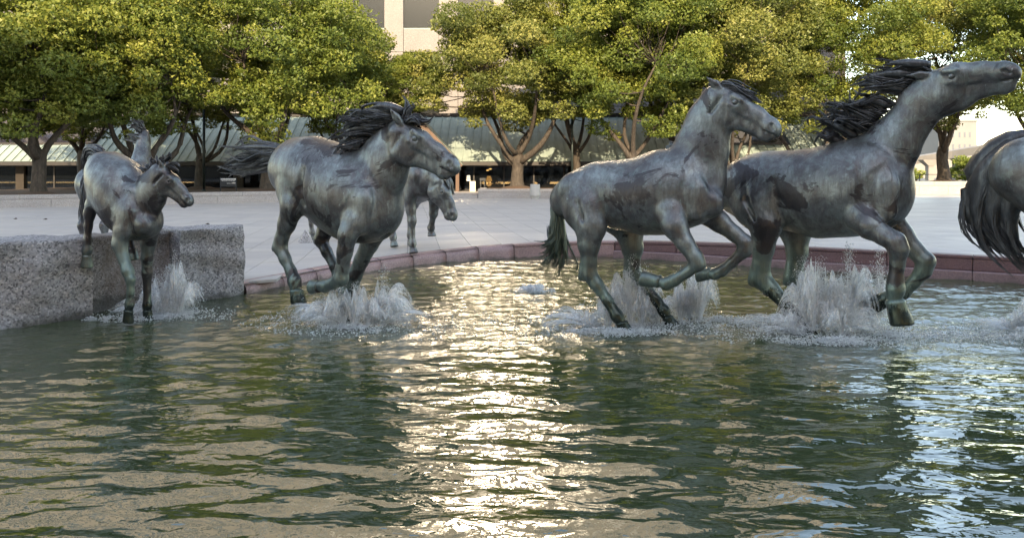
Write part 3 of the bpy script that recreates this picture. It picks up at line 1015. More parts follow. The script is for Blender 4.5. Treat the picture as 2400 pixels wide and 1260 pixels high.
def at_u(u, d): return (u - 1200) / FPX * d
GAP = [(910, -60, 985, 105), (1285, -40, 1335, 60), (500, 60, 522, 190), (925, 205, 1090, 225)]
oak("oak tree cut off by the left edge of the picture", at_u(-150, 37), 37, 0.86, 4.6, 2.9, 7.5, 21, nl=70, m='leaf')
oak("leftmost whole oak, its trunk forking low over the mulch", at_u(90, 38.5), 38.5, 0.86, 4.4, 2.95, 7.5, 22, 0.34, 2.3, nl=86, extra=[(60, 235, 38, 1.0), (180, 215, 38, 1.0), (140, 270, 37.5, 0.7)], gaps=GAP)
oak("oak behind the foal with limbs spreading over its head", at_u(345, 41.5), 41.5, 0.86, 4.8, 3.15, 7.8, 23, 0.36, 1.9, nl=96, extra=[(300, 200, 41, 1.2), (420, 190, 41, 1.2), (250, 240, 41, 0.9), (480, 225, 41.5, 0.9)], gaps=GAP)
oak("dark green oak behind the tail of the maned horse", at_u(625, 45), 45, 0.86, 4.6, 3.8, 8.8, 24, 0.36, 2.4, nl=92, m='leaf_g', extra=[(620, 245, 44, 1.1), (700, 235, 44, 1.2), (790, 240, 45, 1.2), (860, 215, 46, 1.0), (560, 235, 44.5, 0.8), (870, 270, 46, 0.7), (800, 40, 45, 1.6), (850, 90, 46, 1.3), (730, 60, 45, 1.5)], gaps=GAP)
oak("oak with pale mottled trunk beside the concrete bin", at_u(1213, 51.7), 51.7, 0.90, 5.3, 3.6, 9.0, 25, 0.42, 2.3, nl=90, m='leaf_y', limbs=6, extra=[(1000, 140, 52, 0.8), (965, 165, 52, 0.8), (985, 205, 52, 0.9), (945, 195, 52, 0.7), (940, 235, 52, 0.8), (1040, 60, 52, 0.9), (1060, 110, 52, 1.0), (1300, 110, 52, 1.1), (1310, 170, 52, 1.1), (1300, 215, 51, 0.9), (1010, 200, 51, 1.0), (1080, 190, 51, 1.2), (1130, 230, 51, 1.2), (1200, 240, 51, 1.2), (1260, 235, 51, 1.0), (1010, 240, 51, 0.8), (1050, 150, 51, 1.2), (1150, 60, 52, 1.4), (1210, 40, 52, 1.4), (1100, 95, 52, 1.3)], gaps=GAP)
oak("oak with thin forked trunk left of the tall horse's neck", at_u(1482, 50), 50, 0.90, 5.7, 4.6, 9.9, 26, 0.36, 2.4, nl=110, m='leaf_g', extra=[(1390, 120, 50, 1.2), (1360, 220, 50, 1.1), (1420, 215, 50, 1.2), (1500, 215, 50, 1.2), (1560, 205, 50, 1.2), (1600, 160, 50, 1.2)], gaps=GAP)
oak("twin stemmed oak seen under the tall horse's chin", at_u(1722, 52), 52, 0.90, 5.4, 5.0, 10.4, 27, 0.27, 1.5, nl=105, m='leaf_y', limbs=5, extra=[(1660, 220, 52, 1.1), (1760, 230, 52, 1.3), (1840, 250, 52, 1.1), (1880, 230, 52, 1.2), (1820, 190, 51, 1.2)])
oak("oak whose trunk is hidden behind the stretching horse", at_u(1985, 54.5), 54.5, 0.90, 5.6, 5.0, 10.4, 28, 0.34, 2.2, nl=105, m='leaf', extra=[(1940, 240, 54, 1.2), (2040, 235, 54, 1.2)])
oak("thick leaning oak on the right planter below the raised chin", at_u(2212, 59.5), 59.5, 1.22, 6.2, 4.8, 11.4, 29, 0.44, 2.7, nl=115, m='leaf_y', limbs=6, extra=[(2110, 230, 59, 1.3), (2290, 235, 59, 1.3), (2160, 255, 60, 1.1), (2330, 215, 59, 1.2)])
oak("oak at the right edge above the dark tail", at_u(2440, 52), 52, 1.22, 5.0, 4.4, 10.6, 30, 0.36, 3.2, nl=84, m='leaf_g', extra=[(2370, 240, 52, 1.0), (2330, 200, 52, 1.1)])

# a second row close to the building fills the gaps between the crowns
oak("oak in the second row filling the gap behind the galloping horse", at_u(800, 52.5), 52.5, 0.86, 4.6, 3.0, 8.0, 31, 0.3, 2.4, nl=70, m='leaf_y', gaps=GAP, share=21)
oak("oak in the second row behind the foal's oak", at_u(470, 51), 51, 0.86, 4.8, 3.0, 7.8, 32, 0.3, 2.4, nl=70, m='leaf_g', gaps=GAP, share=28)
oak("oak in the second row at the far left by the glass roof", at_u(190, 50), 50, 0.86, 5.0, 2.9, 7.6, 33, 0.3, 2.6, nl=70, m='leaf', gaps=GAP, share=30)
oak("low oak in the second row by the entrance gable", at_u(955, 53), 53, 0.86, 3.0, 1.75, 7.7, 35, 0.26, 2.6, nl=40, m='leaf_y', share=30)
oak("oak in the second row right of the pale mottled trunk", at_u(1350, 54), 54, 0.9, 4.2, 4.0, 10.2, 36, 0.28, 2.8, nl=60, m='leaf_y', share=28)
oak("oak in the second row between the tall horse's neck and the thin forked oak", at_u(1600, 54.2), 54.2, 0.9, 5.0, 4.6, 11.0, 34, 0.3, 3.0, nl=70, m='leaf', share=21)
# ---------------------------------------------------------------- the far right: guideway, buildings, rail, shrubs
gd = 140.0
gwy = tag(empty("elevated_guideway", (at_u(2250, gd), gd, 0.3)), "pale concrete elevated track on columns beyond the right planter", "guideway")
def gpt(u, v, d=gd):
    p = P(u, v, d); return Vector((p.x - gwy.location.x, p.y - gd, p.z - 0.3))
gm = MB()
path = [(2050, 384, 150), (2150, 373, 145), (2230, 360, 140), (2310, 347, 134), (2420, 330, 126), (2560, 305, 116)]
for (a, b) in zip(path[:-1], path[1:]):
    pa, pb = gpt(*a), gpt(*b)
    o = Vector((0, 2.6, 0))
    for (lo, hi, ext) in ((-0.9, 0.0, 0.0),):
        gm.prism([pa + Vector((0, 0, lo)), pb + Vector((0, 0, lo)), pb + o + Vector((0, 0, lo)), pa + o + Vector((0, 0, lo))],
                 [pa + Vector((0, -0.4, hi + 0.5)), pb + Vector((0, -0.4, hi + 0.5)), pb + o + Vector((0, 0.4, hi + 0.5)), pa + o + Vector((0, 0.4, hi + 0.5))])
gm.build("deck", M['concrete'], gwy)
for u, v in ((2251, 372), (2187, 384), (2120, 388)):
    p = gpt(u, v)
    m = MB()
    m.prism([(p.x - 0.5, 0.6, 0), (p.x + 0.5, 0.6, 0), (p.x + 0.5, 1.8, 0), (p.x - 0.5, 1.8, 0)], [(p.x - 0.5, 0.6, p.z - 0.4), (p.x + 0.5, 0.6, p.z - 0.4), (p.x + 0.5, 1.8, p.z - 0.4), (p.x - 0.5, 1.8, p.z - 0.4)])
    m.prism([(p.x - 0.5, 0.5, p.z - 0.39), (p.x + 0.5, 0.5, p.z - 0.39), (p.x + 0.5, 1.9, p.z - 0.39), (p.x - 0.5, 1.9, p.z - 0.39)], [(p.x - 1.7, 0.3, p.z + 0.75), (p.x + 1.7, 0.3, p.z + 0.75), (p.x + 1.7, 2.2, p.z + 0.75), (p.x - 1.7, 2.2, p.z + 0.75)])
    m.build("column", M['concrete'], gwy)
M['far_white'] = simple("far_white_wall", (0.19, 0.18, 0.172), 0.9, var=0.05, scale=0.2)
M['far_pane'] = simple("far_window", (0.10, 0.11, 0.13), 0.3)
def far_block(label, u0, u1, v0, d, m, wins):
    a, b = P(u0, v0, d), P(u1, v0, d)
    t = tag(empty("far_building", (a.x, d, 0.3)), label, "building")
    w, h = b.x - a.x, a.z - 0.3
    q = MB(); q.box(0, w, 0, 14, 0, h); q.build("wall", m, t)
    q = MB(); q.box(-0.2, w + 0.2, -0.2, 14.2, h + 0.003, h + 0.5); q.build("parapet", m, t)
    for (ua, ub, va, vb) in wins:
        x0, x1, z0, z1 = at_u(ua, d) - a.x, at_u(ub, d) - a.x, P(0, vb, d).z - 0.3, P(0, va, d).z - 0.3
        q = MB(); q.box(x0, x1, -0.06, 0.1, z0, z1); q.build("window", M['far_pane'], t)
far_block("white far building with small windows above the guideway", 2200, 2290, 285, 230, M['far_white'], [(u, u + 4, v, v + 12) for v in (310, 338) for u in (2208, 2217, 2232, 2247, 2259, 2271)])
far_block("pale pink far building behind the thick oak", 2040, 2196, 318, 260, M['far_white'], [(u, u + 3, 345, 372) for u in range(2140, 2196, 9)])
far_block("low pale far building under the guideway", 2100, 2240, 372, 190, M['concrete'], [(2172, 2184, 385, 405), (2214, 2224, 395, 408)])
rl = tag(empty("railing", (27, 64.5, 1.2)), "thin dark metal railing behind the right planter", "railing")
m = MB(); m.bar((0, 0, 0.58), (30, 0, 0.58), 0.05); m.build("top_rail", M['dark_metal'], rl)
for k in range(13):
    m = MB(); m.box(k * 2.4, k * 2.4 + 0.06, -0.03, 0.03, 0, 0.555); m.build("rail_post", M['dark_metal'], rl)
def shrub(label, u, v, d, r, seed, m='leaf_g'):
    p = P(u, v, d)
    t = tag(empty("shrub", (p.x, d, 0.3)), label, "shrub")
    rs = np.random.RandomState(seed); rr_ = random.Random(seed)
    hz = p.z - 0.3
    lob = [(rr_.uniform(-r, r) * 0.7, rr_.uniform(-r, r) * 0.5, max(0.6, hz + rr_.uniform(-0.8, 0.5) * r), r * 0.55) for _ in range(9)]
    link("crown", leaf_mesh("crown", lob, 180, 0.2, rs), M[m], t)
    b = MB()
    for l in lob[:4]: b.tube([(0, 0, 0), (l[0] * 0.4, l[1] * 0.4, l[2] * 0.5), l[:3]], [0.14, 0.09, 0.04], 6)
    b.build("stem", M['bark'], t)
shrub("green shrub right of the guideway column", 2275, 392, 125, 2.2, 5)
shrub("low shrub left of the guideway column", 2228, 404, 128, 1.3, 6)
shrub("small shrub at the foot of the far pale building", 2146, 406, 120, 1.0, 8)
shrub("round shrub behind the dark tail beyond the railing", 2310, 385, 122, 2.4, 9)

# fallen leaves on the plaza behind the ledge
for k, (u, v, s) in enumerate(((36, 519, 0.05), (106, 520, 0.06), (283, 531, 0.05), (486, 530, 0.06))):
    d = FPX * (CAMZ - 0.22) / (v - HZ) if v > 400 else 20
    p = P(u, v, d)
    m = MB()
    m.poly([(-s * 1.6, 0, 0.0), (0, -s, 0.03), (s * 1.6, 0, 0.01), (0, s, 0.05)]); m.poly([(-s, s, 0.0), (0, 0, 0.05), (s, s * 0.3, 0.03)])
    o = m.build("fallen_leaf", M['leafdry']); o.location = (p.x, p.y, z_plaza(p.x, p.y) + 0.005)
    tag(o, "curled brown leaf on the plaza, " + ["leftmost of four", "second from the left of four", "third from the left of four", "rightmost of four near the ledge corner"][k], "leaf", "fallen leaves on the plaza")

# speckled stone pyramid on the plaza
p = P(715, 568, 20.4)
M['pyr'] = granite("speckled_marker_stone", (0.36, 0.33, 0.32), (0.07, 0.06, 0.06), (0.55, 0.50, 0.48), 45.0, 1.2, 0.6)
m = MB()
s = 0.165
q = [(-s, -s, 0), (s, -s, 0), (s, s, 0), (-s, s, 0)]
m.prism(q, [(x * 0.03, y * 0.03, 0.33) for x, y, z in q])
o = m.build("pyramid_marker", M['pyr'], bevel=0.006); o.location = (p.x, p.y, z_plaza(p.x, p.y) + 0.003); o.rotation_euler = (0, 0, rad(24))
tag(o, "small speckled stone pyramid standing on the plaza", "marker")
# ---------------------------------------------------------------- bronze horses
def bronze_mat(name, seed, wet=0.28, green=1.1, dark=0.5, hair=False):
    """weathered bronze: lilac grey patina, verdigris low on the body, bare dark patches, wet black feet"""
    t = NT(name)
    co = t.coord("Object", loc=(seed * 3.7, seed * 1.3, seed * 2.1))
    obz = t.n("SeparateXYZ", Vector=t.coord("Object")).outputs[2]
    n1 = t.noise(co, 2.2, 6, 0.65, 0.4)
    mp = t.n("Mapping", Vector=co); mp.inputs["Scale"].default_value = (3.2, 3.2, 0.8)
    n2 = t.noise(mp.outputs[0], 4.0, 6, 0.7, 0.5)
    n3 = t.noise(co, 26.0, 4, 0.7)
    if hair:
        c = t.ramp(n2, [(0.3, (0.024, 0.023, 0.025)), (0.55, (0.070, 0.070, 0.076)), (0.75, (0.17, 0.185, 0.19))])
        c = t.mix(t.ramp(t.math('SUBTRACT', t.math('ADD', t.math('MULTIPLY', n1, 0.8), 0.55), obz), [(0.0, 0.0), (0.45, 0.8)]), c, (0.070, 0.088, 0.076))
        t.bsdf(Base__Color=c, Roughness=0.42, Metallic=0.45, Normal=t.bump(n3, 0.25, 0.01))
        return t.done()
    c = t.ramp(n1, [(0.32, (0.052, 0.045, 0.045)), (0.45, (0.100, 0.095, 0.096)), (0.56, (0.165, 0.174, 0.172)), (0.68, (0.285, 0.308, 0.300))])
    c = t.mix(t.ramp(n2, [(0.42, 0.0), (0.66, 0.75)]), c, (0.080, 0.070, 0.072))
    n5 = t.noise(co, 7.0, 5, 0.7, 0.8)
    c = t.mix(t.ramp(n5, [(0.50, 0.0), (0.70, 0.55)]), c, (0.165, 0.205, 0.190))
    # verdigris washing in lower down
    zf = t.math('ADD', t.math('SUBTRACT', green, obz), t.math('MULTIPLY', t.math('SUBTRACT', n1, 0.5), 1.3))
    gcol = t.ramp(n2, [(0.35, (0.070, 0.100, 0.084)), (0.6, (0.140, 0.195, 0.165)), (0.8, (0.260, 0.295, 0.225))])
    c = t.mix(t.ramp(zf, [(0.0, 0.0), (0.55, 0.85)]), c, gcol)
    # streaks that ran down
    md = t.n("Mapping", Vector=co); md.inputs["Scale"].default_value = (9.0, 9.0, 0.55)
    n6 = t.noise(md.outputs[0], 1.6, 4, 0.6, 0.3)
    c = t.mix(t.ramp(n6, [(0.56, 0.0), (0.70, 0.38)]), c, (0.062, 0.055, 0.055))
    c = t.mix(t.ramp(n6, [(0.28, 0.35), (0.40, 0.0)]), c, (0.235, 0.265, 0.250))
    # pale scrapes
    c = t.mix(t.ramp(t.noise(mp.outputs[0], 7.0, 5, 0.75, 1.2), [(0.60, 0.0), (0.74, 0.6)]), c, (0.33, 0.385, 0.37))
    # bare dark patches with ragged rims
    n4 = t.noise(co, 1.35, 5, 0.62, 0.9)
    c = t.mix(t.ramp(n4, [(dark + 0.072, 0.0), (dark + 0.080, 0.5), (dark + 0.10, 0.9)]), c, (0.036, 0.029, 0.031))
    # wet, algae dark feet
    wf = t.math('ADD', t.math('SUBTRACT', wet, obz), t.math('MULTIPLY', t.math('SUBTRACT', n2, 0.5), 0.55))
    wm = t.ramp(wf, [(0.0, 0.0), (0.05, 0.9)])
    c = t.mix(wm, c, (0.020, 0.026, 0.020))
    rg = t.mix(wm, t.ramp(n1, [(0.3, 0.28), (0.7, 0.46)]), (0.14, 0.14, 0.14))
    hb = t.math('ADD', t.math('MULTIPLY', n3, 0.5), t.math('MULTIPLY', n2, 1.2))
    t.bsdf(Base__Color=c, Roughness=rg, Metallic=0.60, Normal=t.bump(hb, 0.35, 0.02))
    return t.done()

def surface_nets(Fd, org, h):
    s = Fd < 0
    nx, ny, nz = Fd.shape
    cnt = np.zeros((nx - 1, ny - 1, nz - 1), np.int8)
    for a in (0, 1):
        for b in (0, 1):
            for c in (0, 1):
                cnt += s[a:nx - 1 + a, b:ny - 1 + b, c:nz - 1 + c]
    act = (cnt > 0) & (cnt < 8)
    I, J, K = np.nonzero(act)
    vid = -np.ones(act.shape, np.int32)
    vid[I, J, K] = np.arange(len(I))
    acc = np.zeros((len(I), 3)); num = np.zeros(len(I))
    corners = [(a, b, c) for a in (0, 1) for b in (0, 1) for c in (0, 1)]
    val = {q: Fd[I + q[0], J + q[1], K + q[2]] for q in corners}
    for q in corners:
        for ax in range(3):
            if q[ax] == 0:
                w = list(q); w[ax] = 1; w = tuple(w)
                a, b = val[q], val[w]
                m = (a < 0) != (b < 0)
                t = a[m] / (a[m] - b[m])
                p = np.tile(np.array(q, float), (m.sum(), 1)); p[:, ax] = t
                acc[m] += p; num[m] += 1
    V = np.stack([I, J, K], 1) + acc / num[:, None]
    V = V * h + np.array(org)
    Q = []
    for ax in range(3):
        o1, o2 = (ax + 1) % 3, (ax + 2) % 3
        sl0 = [slice(None)] * 3; sl1 = [slice(None)] * 3
        sl0[ax] = slice(0, -1); sl1[ax] = slice(1, None)
        for o in (o1, o2): sl0[o] = slice(1, -1); sl1[o] = slice(1, -1)
        a, b = s[tuple(sl0)], s[tuple(sl1)]
        E = np.stack(np.nonzero(a != b), 1)
        inside_first = a[tuple(E.T)]
        base = E.copy(); base[:, o1] += 1; base[:, o2] += 1
        def cell(d1, d2):
            c = base.copy(); c[:, o1] -= d1; c[:, o2] -= d2
            return vid[c[:, 0], c[:, 1], c[:, 2]]
        q = np.stack([cell(1, 1), cell(0, 1), cell(0, 0), cell(1, 0)], 1)
        q[~inside_first] = q[~inside_first][:, ::-1]
        Q.append(q)
    return V, np.concatenate(Q)

class Horse:
    """points are (forward, left, up) in the horse's own frame; px() reads a photo pixel on a plane parallel to the horse's midplane"""
    def __init__(s, name, label, u0, d0, psi, seed=1, h=0.02, group="bronze horses running through the pool", **mk):
        s.O = Vector(((u0 - 1200) / FPX * d0, d0, 0)); s.psi = rad(psi)
        s.Fv = Vector((math.cos(s.psi), math.sin(s.psi), 0)); s.Lv = Vector((-math.sin(s.psi), math.cos(s.psi), 0))
        s.root = tag(empty(name, s.O, s.psi), label, "horse statue", group)
        s.pr = []; s.h = h; s.seed = seed
        s.mat = bronze_mat("bronze_patina", seed, **mk); s.hair = bronze_mat("bronze_hair", seed, hair=True)
        s.rr = random.Random(seed)
    def px(s, u, v, w=0.0):
        C = Vector((0, 0, CAMZ)); D = Vector(((u - 1200) / FPX, 1, -(v - HZ) / FPX))
        t = (w + (s.O - C).dot(s.Lv)) / D.dot(s.Lv)
        p = C + D * t
        return Vector(((p - s.O).dot(s.Fv), w, p.z))
    def k(s, p):
        """metres per photo pixel at local point p"""
        return (s.O + s.Fv * p[0] + s.Lv * p[1]).y / FPX
    def cap(s, A, B, ra, rb, sa=1.0, sb=None, k=0.06, lat=(0, 1, 0), op=1):
        s.pr.append((Vector(A), Vector(B), ra, rb, sa, sa if sb is None else sb, k, Vector(lat), op))
    def ball(s, A, r, sa=1.0, k=0.06, op=1, lat=(0, 1, 0)):
        s.cap(A, Vector(A) + Vector((0.001, 0, 0)), r, r, sa, sa, k, lat, op)
    def chain(s, pts, k=0.05):
        """pts: (local point, radius, lateral scale)"""
        for (a, ra, sa), (b, rb, sb) in zip(pts[:-1], pts[1:]):
            s.cap(a, b, ra, rb, sa, sb, k)
    def pchain(s, pts, k=0.05):
        """pts: (u, v, w, r_px, lateral scale)"""
        L = []
        for q in pts:
            p = s.px(*q[:3]); L.append((p, q[3] * s.k(p), q[4] if len(q) > 4 else 1.0))
        s.chain(L, k)
        return L
    def stations(s, st, k=0.10):
        """st: top pixel, bottom pixel, lateral scale"""
        L = []
        for (ut, vt, ub, vb, la) in st:
            T, Bt = s.px(ut, vt), s.px(ub, vb)
            L.append(((T + Bt) / 2, (T - Bt).length / 2, la))
        s.chain(L, k)
        return L
    def muzzle(s, A, u, v, length, side=1):
        """the point seen at u, v that lies at the given head length from A, turned to the left (side 1) or right"""
        best = None
        for i in range(0, 240):
            w = side * i * 0.005
            p = s.px(u, v, w)
            e = abs((p - Vector(A)).length - length)
            if best is None or e < best[0]: best = (e, p)
        return best[1]
    def head(s, A, Bp, roll=0.0, ear=(-0.55, 0.75), ear_out=0.25, jaw=1.0, fat=1.2, earl=0.27, eyes=True, mz=1.12):
        """A poll end, Bp muzzle end of the head axis"""
        A, Bp = Vector(A), Vector(Bp)
        ax = Bp - A; Lh = ax.length; ax.normalize()
        lat = Vector((0, 0, 1)).cross(ax).normalized()
        lat = Matrix.Rotation(rad(roll), 3, ax) @ lat
        up = ax.cross(lat)
        q = lambda a, b, c=0.0: A + ax * (a * Lh) + up * (b * fat * Lh) + lat * (c * Lh)
        c = lambda a1, b1, c1, a2, b2, c2, r1, r2, s1=1.0, s2=None, kk=0.05, op=1: s.cap(q(a1, b1, c1), q(a2, b2, c2), r1 * fat * Lh, r2 * fat * Lh, s1 / fat * 1.04, (s1 if s2 is None else s2) / fat * 1.04, kk * Lh * 1.2, lat, op)
        n = lambda a1, b1, c1, a2, b2, c2, r1, r2, kk=0.03, op=1: s.cap(q(a1, b1, c1), q(a2, b2, c2), r1 * Lh, r2 * Lh, 1, 1, kk * Lh, lat, op)
        c(0.03, -0.07, 0, 0.34, -0.03, 0, 0.130, 0.128, 0.95, 1.08, 0.08)
        c(0.34, -0.03, 0, 0.62, -0.045, 0, 0.126, 0.094 * mz, 1.02, 0.82 / mz, 0.06)
        c(0.62, -0.045, 0, 0.86, -0.065, 0, 0.094 * mz, 0.086 * mz, 0.82 / mz, 0.92 / mz, 0.06)
        c(0.86, -0.075, 0, 0.93, -0.085, 0, 0.088 * mz, 0.076 * mz, 1.05 / mz, 1.05 / mz, 0.05)
        for sg in (-1, 1):                                        # cheeks
            c(0.20, -0.19, sg * 0.060, 0.30, -0.19, sg * 0.060, 0.165 * jaw, 0.150 * jaw, 0.50, 0.50, 0.035)
            c(0.30, -0.20, sg * 0.05, 0.66, -0.165, sg * 0.025, 0.125 * jaw, 0.066 * mz, 0.5, 0.6, 0.035)
        c(0.60, -0.165, 0, 0.86, -0.172 * mz, 0, 0.070 * mz, 0.052 * mz, 0.9 / mz, 1.0 / mz, 0.04)
        c(0.84, -0.172 * mz, 0, 0.885, -0.168 * mz, 0, 0.060 * mz, 0.050 * mz, 1.05 / mz, 1.05 / mz, 0.025)
        for sg in (-1, 1):
            n(0.24, 0.055, sg * 0.110, 0.38, 0.045, sg * 0.128, 0.042, 0.036, 0.03)              # brow
            n(0.26, -0.055, sg * 0.140, 0.37, -0.060, sg * 0.132, 0.024, 0.020, 0.02)            # lower lid
            n(0.34, -0.085, sg * 0.122, 0.62, -0.085, sg * 0.078, 0.030, 0.016, 0.025)           # face crest
            n(0.885, -0.040, sg * 0.070, 0.94, -0.065, sg * 0.062, 0.046, 0.040, 0.03)           # nostril rim
            n(0.290, 0.000, sg * 0.185, 0.345, -0.006, sg * 0.180, 0.050, 0.044, 0.012, -1)     # eye socket
            n(0.895, -0.040, sg * 0.108, 0.940, -0.072, sg * 0.096, 0.036, 0.026, 0.008, -1)     # nostril
            n(0.99, -0.130, sg * 0.04, 0.77, -0.136, sg * 0.092, 0.020, 0.014, 0.008, -1)        # mouth
            n(0.47, -0.110, sg * 0.130, 0.38, -0.27, sg * 0.125, 0.020, 0.016, 0.035, -1)        # cheek edge
            n(0.12, -0.02, sg * 0.165, 0.09, -0.24, sg * 0.135, 0.026, 0.022, 0.04, -1)          # behind the jaw
            e0 = q(0.035, 0.045, sg * 0.072)
            ed = (ax * ear[0] + up * ear[1] + lat * sg * ear_out).normalized()
            el = earl * Lh
            s.cap(e0, e0 + ed * el * 0.42, 0.048 * Lh, 0.056 * Lh, 0.8, 0.75, 0.02 * Lh, lat)
            s.cap(e0 + ed * el * 0.42, e0 + ed * el, 0.056 * Lh, 0.008 * Lh, 0.75, 0.75, 0.01 * Lh, lat)
            hol = (lat * sg * 0.85 + up * (-0.3 if ear[0] < -0.6 else 0.1) + ax * 0.35).normalized()
            s.cap(e0 + ed * el * 0.30 + hol * 0.052 * Lh, e0 + ed * el * 0.8 + hol * 0.030 * Lh, 0.032 * Lh, 0.008 * Lh, 0.8, 0.8, 0.01 * Lh, lat, -1)
            if eyes:
                eye = MB()
                ep = q(0.318, -0.004, sg * 0.130)
                prof = [(math.cos(a) * 0.042 * Lh, math.sin(a) * 0.042 * Lh) for a in np.linspace(-1.5, 1.5, 9)]
                eye.lathe(prof, 12, ep)
                eye.build("eye", s.mat, s.root, smooth=True)
        s.hq = q; s.hl = Lh
        return q
    def groove(s, pts, k=0.05, op=-1):
        """a soft furrow cut along photo points: (u, v, w, r_px)"""
        L = []
        for q in pts:
            p = s.px(*q[:3]); L.append((p, q[3] * s.k(p) * 0.8))
        for (a, ra), (b, rb) in zip(L[:-1], L[1:]): s.cap(a, b, ra, rb, 1, 1, k, (0, 1, 0), op)
    def hoof(s, T, Bt, r1, r2, toe=(1, 0, 0)):
        T, Bt = Vector(T), Vector(Bt)
        ax = (Bt - T).normalized()
        toe = Vector(toe); toe = (toe - ax * toe.dot(ax)).normalized()
        sd = ax.cross(toe)
        mb = MB(); n = 18
        ln = (Bt - T).length
        r2 = min(r2, r1 * 1.32)
        rings = [(-0.10, r1 * 0.90, 0), (0.0, r1 * 1.06, 0.0), (0.07, r1 * 1.12, 0.02), (0.14, r1 * 1.03, 0.04), (0.5, (r1 + r2) * 0.5, 0.13), (0.88, r2 * 0.97, 0.22), (0.97, r2 * 0.95, 0.24), (1.0, r2 * 0.86, 0.24), (0.95, r2 * 0.55, 0.2)]
        for t, r, o in rings:
            c = T + ax * (ln * t) + toe * (o * r2)
            for k in range(n):
                a = 2 * math.pi * k / n
                sx = 1.08 if math.cos(a) > 0 else 0.92
                mb.v.append(tuple(c + toe * math.cos(a) * r * sx + sd * math.sin(a) * r * 0.9))
        m = len(rings)
        for i in range(m - 1):
            for k in range(n):
                j = (k + 1) % n
                mb.f.append((i * n + k, i * n + j, (i + 1) * n + j, (i + 1) * n + k))
        mb.f.append(tuple(reversed(range(n)))); mb.f.append(tuple(range((m - 1) * n, m * n)))
        return mb.build("hoof", s.mat, s.root, smooth=True)
    def phoof(s, a, b, r1, r2, w, toe=(1, 0, 0)):
        A, Bq = s.px(a[0], a[1], w), s.px(b[0], b[1], w)
        k = s.k(A)
        s.hoof(A, Bq, r1 * k, r2 * k, toe)
    def body(s):
        lo = Vector((1e9,) * 3); hi = Vector((-1e9,) * 3)
        for A, Bp, ra, rb, sa, sb, k, lat, op in s.pr:
            if op < 0: continue
            m = max(ra, rb) * max(1, sa, sb) + 0.06
            for i in range(3):
                lo[i] = min(lo[i], A[i] - m, Bp[i] - m); hi[i] = max(hi[i], A[i] + m, Bp[i] + m)
        h = s.h
        n = [int((hi[i] - lo[i]) / h) + 3 for i in range(3)]
        Fd = np.full(n, 0.5, np.float32)
        ax_ = [(lo[i] + h * np.arange(n[i])).astype(np.float32) for i in range(3)]
        for A, Bp, ra, rb, sa, sb, k, lat, op in s.pr:
            m = max(ra, rb) * max(1, sa, sb) + k + 2.5 * h
            i0 = [max(0, int((min(A[i], Bp[i]) - m - lo[i]) / h)) for i in range(3)]
            i1 = [min(n[i], int((max(A[i], Bp[i]) + m - lo[i]) / h) + 2) for i in range(3)]
            if any(i1[i] <= i0[i] for i in range(3)): continue
            X = ax_[0][i0[0]:i1[0]][:, None, None] - A[0]; Y = ax_[1][i0[1]:i1[1]][None, :, None] - A[1]; Z = ax_[2][i0[2]:i1[2]][None, None, :] - A[2]
            D = Bp - A; L2 = max(D.length_squared, 1e-9)
            t = np.clip((X * D[0] + Y * D[1] + Z * D[2]) / L2, 0, 1)
            vx, vy, vz = X - t * D[0], Y - t * D[1], Z - t * D[2]
            vl = vx * lat[0] + vy * lat[1] + vz * lat[2]
            sc = sa + (sb - sa) * t
            d = np.sqrt(np.maximum(vx * vx + vy * vy + vz * vz - vl * vl, 0) + (vl / sc) ** 2) - (ra + (rb - ra) * t)
            d = d * np.minimum(1.0, 0.35 + 0.65 * sc)
            sub = Fd[i0[0]:i1[0], i0[1]:i1[1], i0[2]:i1[2]]
            if op > 0:
                hh = np.maximum(k - np.abs(sub - d), 0) / k
                sub[...] = np.minimum(sub, d) - hh * hh * k * 0.25
            else:
                hh = np.maximum(k - np.abs(sub + d), 0) / k
                sub[...] = np.maximum(sub, -d) + hh * hh * k * 0.25
        V, Q = surface_nets(Fd, lo, h)
        return link("body", np_mesh("body", V, Q), s.mat, s.root)
    # hair: locks swept along guide curves
    def locks(s, name, guides, n, r0, spread=0.03, wav=0.02, m=None, tip=0.12, flat=0.6, seg=10, lenvar=0.25, curl=1.0, clump=(5, 9), core=0.0):
        """guides: lists of local points; locks are blends of neighbouring guides"""
        rr_ = s.rr
        G = []
        for g in guides:                                     # resample each guide by a smooth curve
            g = [Vector(p) for p in g]
            cum = [0.0]
            for a, b in zip(g[:-1], g[1:]): cum.append(cum[-1] + (b - a).length)
            res = []
            for i in range(seg):
                q = cum[-1] * i / (seg - 1)
                j = max(k for k in range(len(cum)) if cum[k] <= q + 1e-9); j = min(j, len(g) - 2)
                f = (q - cum[j]) / max(cum[j + 1] - cum[j], 1e-9)
                p0, p1, p2, p3 = g[max(j - 1, 0)], g[j], g[j + 1], g[min(j + 2, len(g) - 1)]
                res.append(0.5 * ((2 * p1) + (p2 - p0) * f + (2 * p0 - 5 * p1 + 4 * p2 - p3) * f * f + (3 * p1 - p0 - 3 * p2 + p3) * f ** 3))
            G.append(res)
        mb = MB()
        if core:                                             # the solid mass under the locks
            for g_ in G[:: max(1, len(G) // 6)] if len(G) > 6 else G:
                mb.tube(g_[:-2], [core * (0.55 + 0.6 * math.sin(math.pi * min(1.0, i / (seg - 3) * 0.9 + 0.08))) * (1 - 0.5 * (i / (seg - 3)) ** 3) for i in range(seg - 2)], 8, flat=0.75)
        done = 0
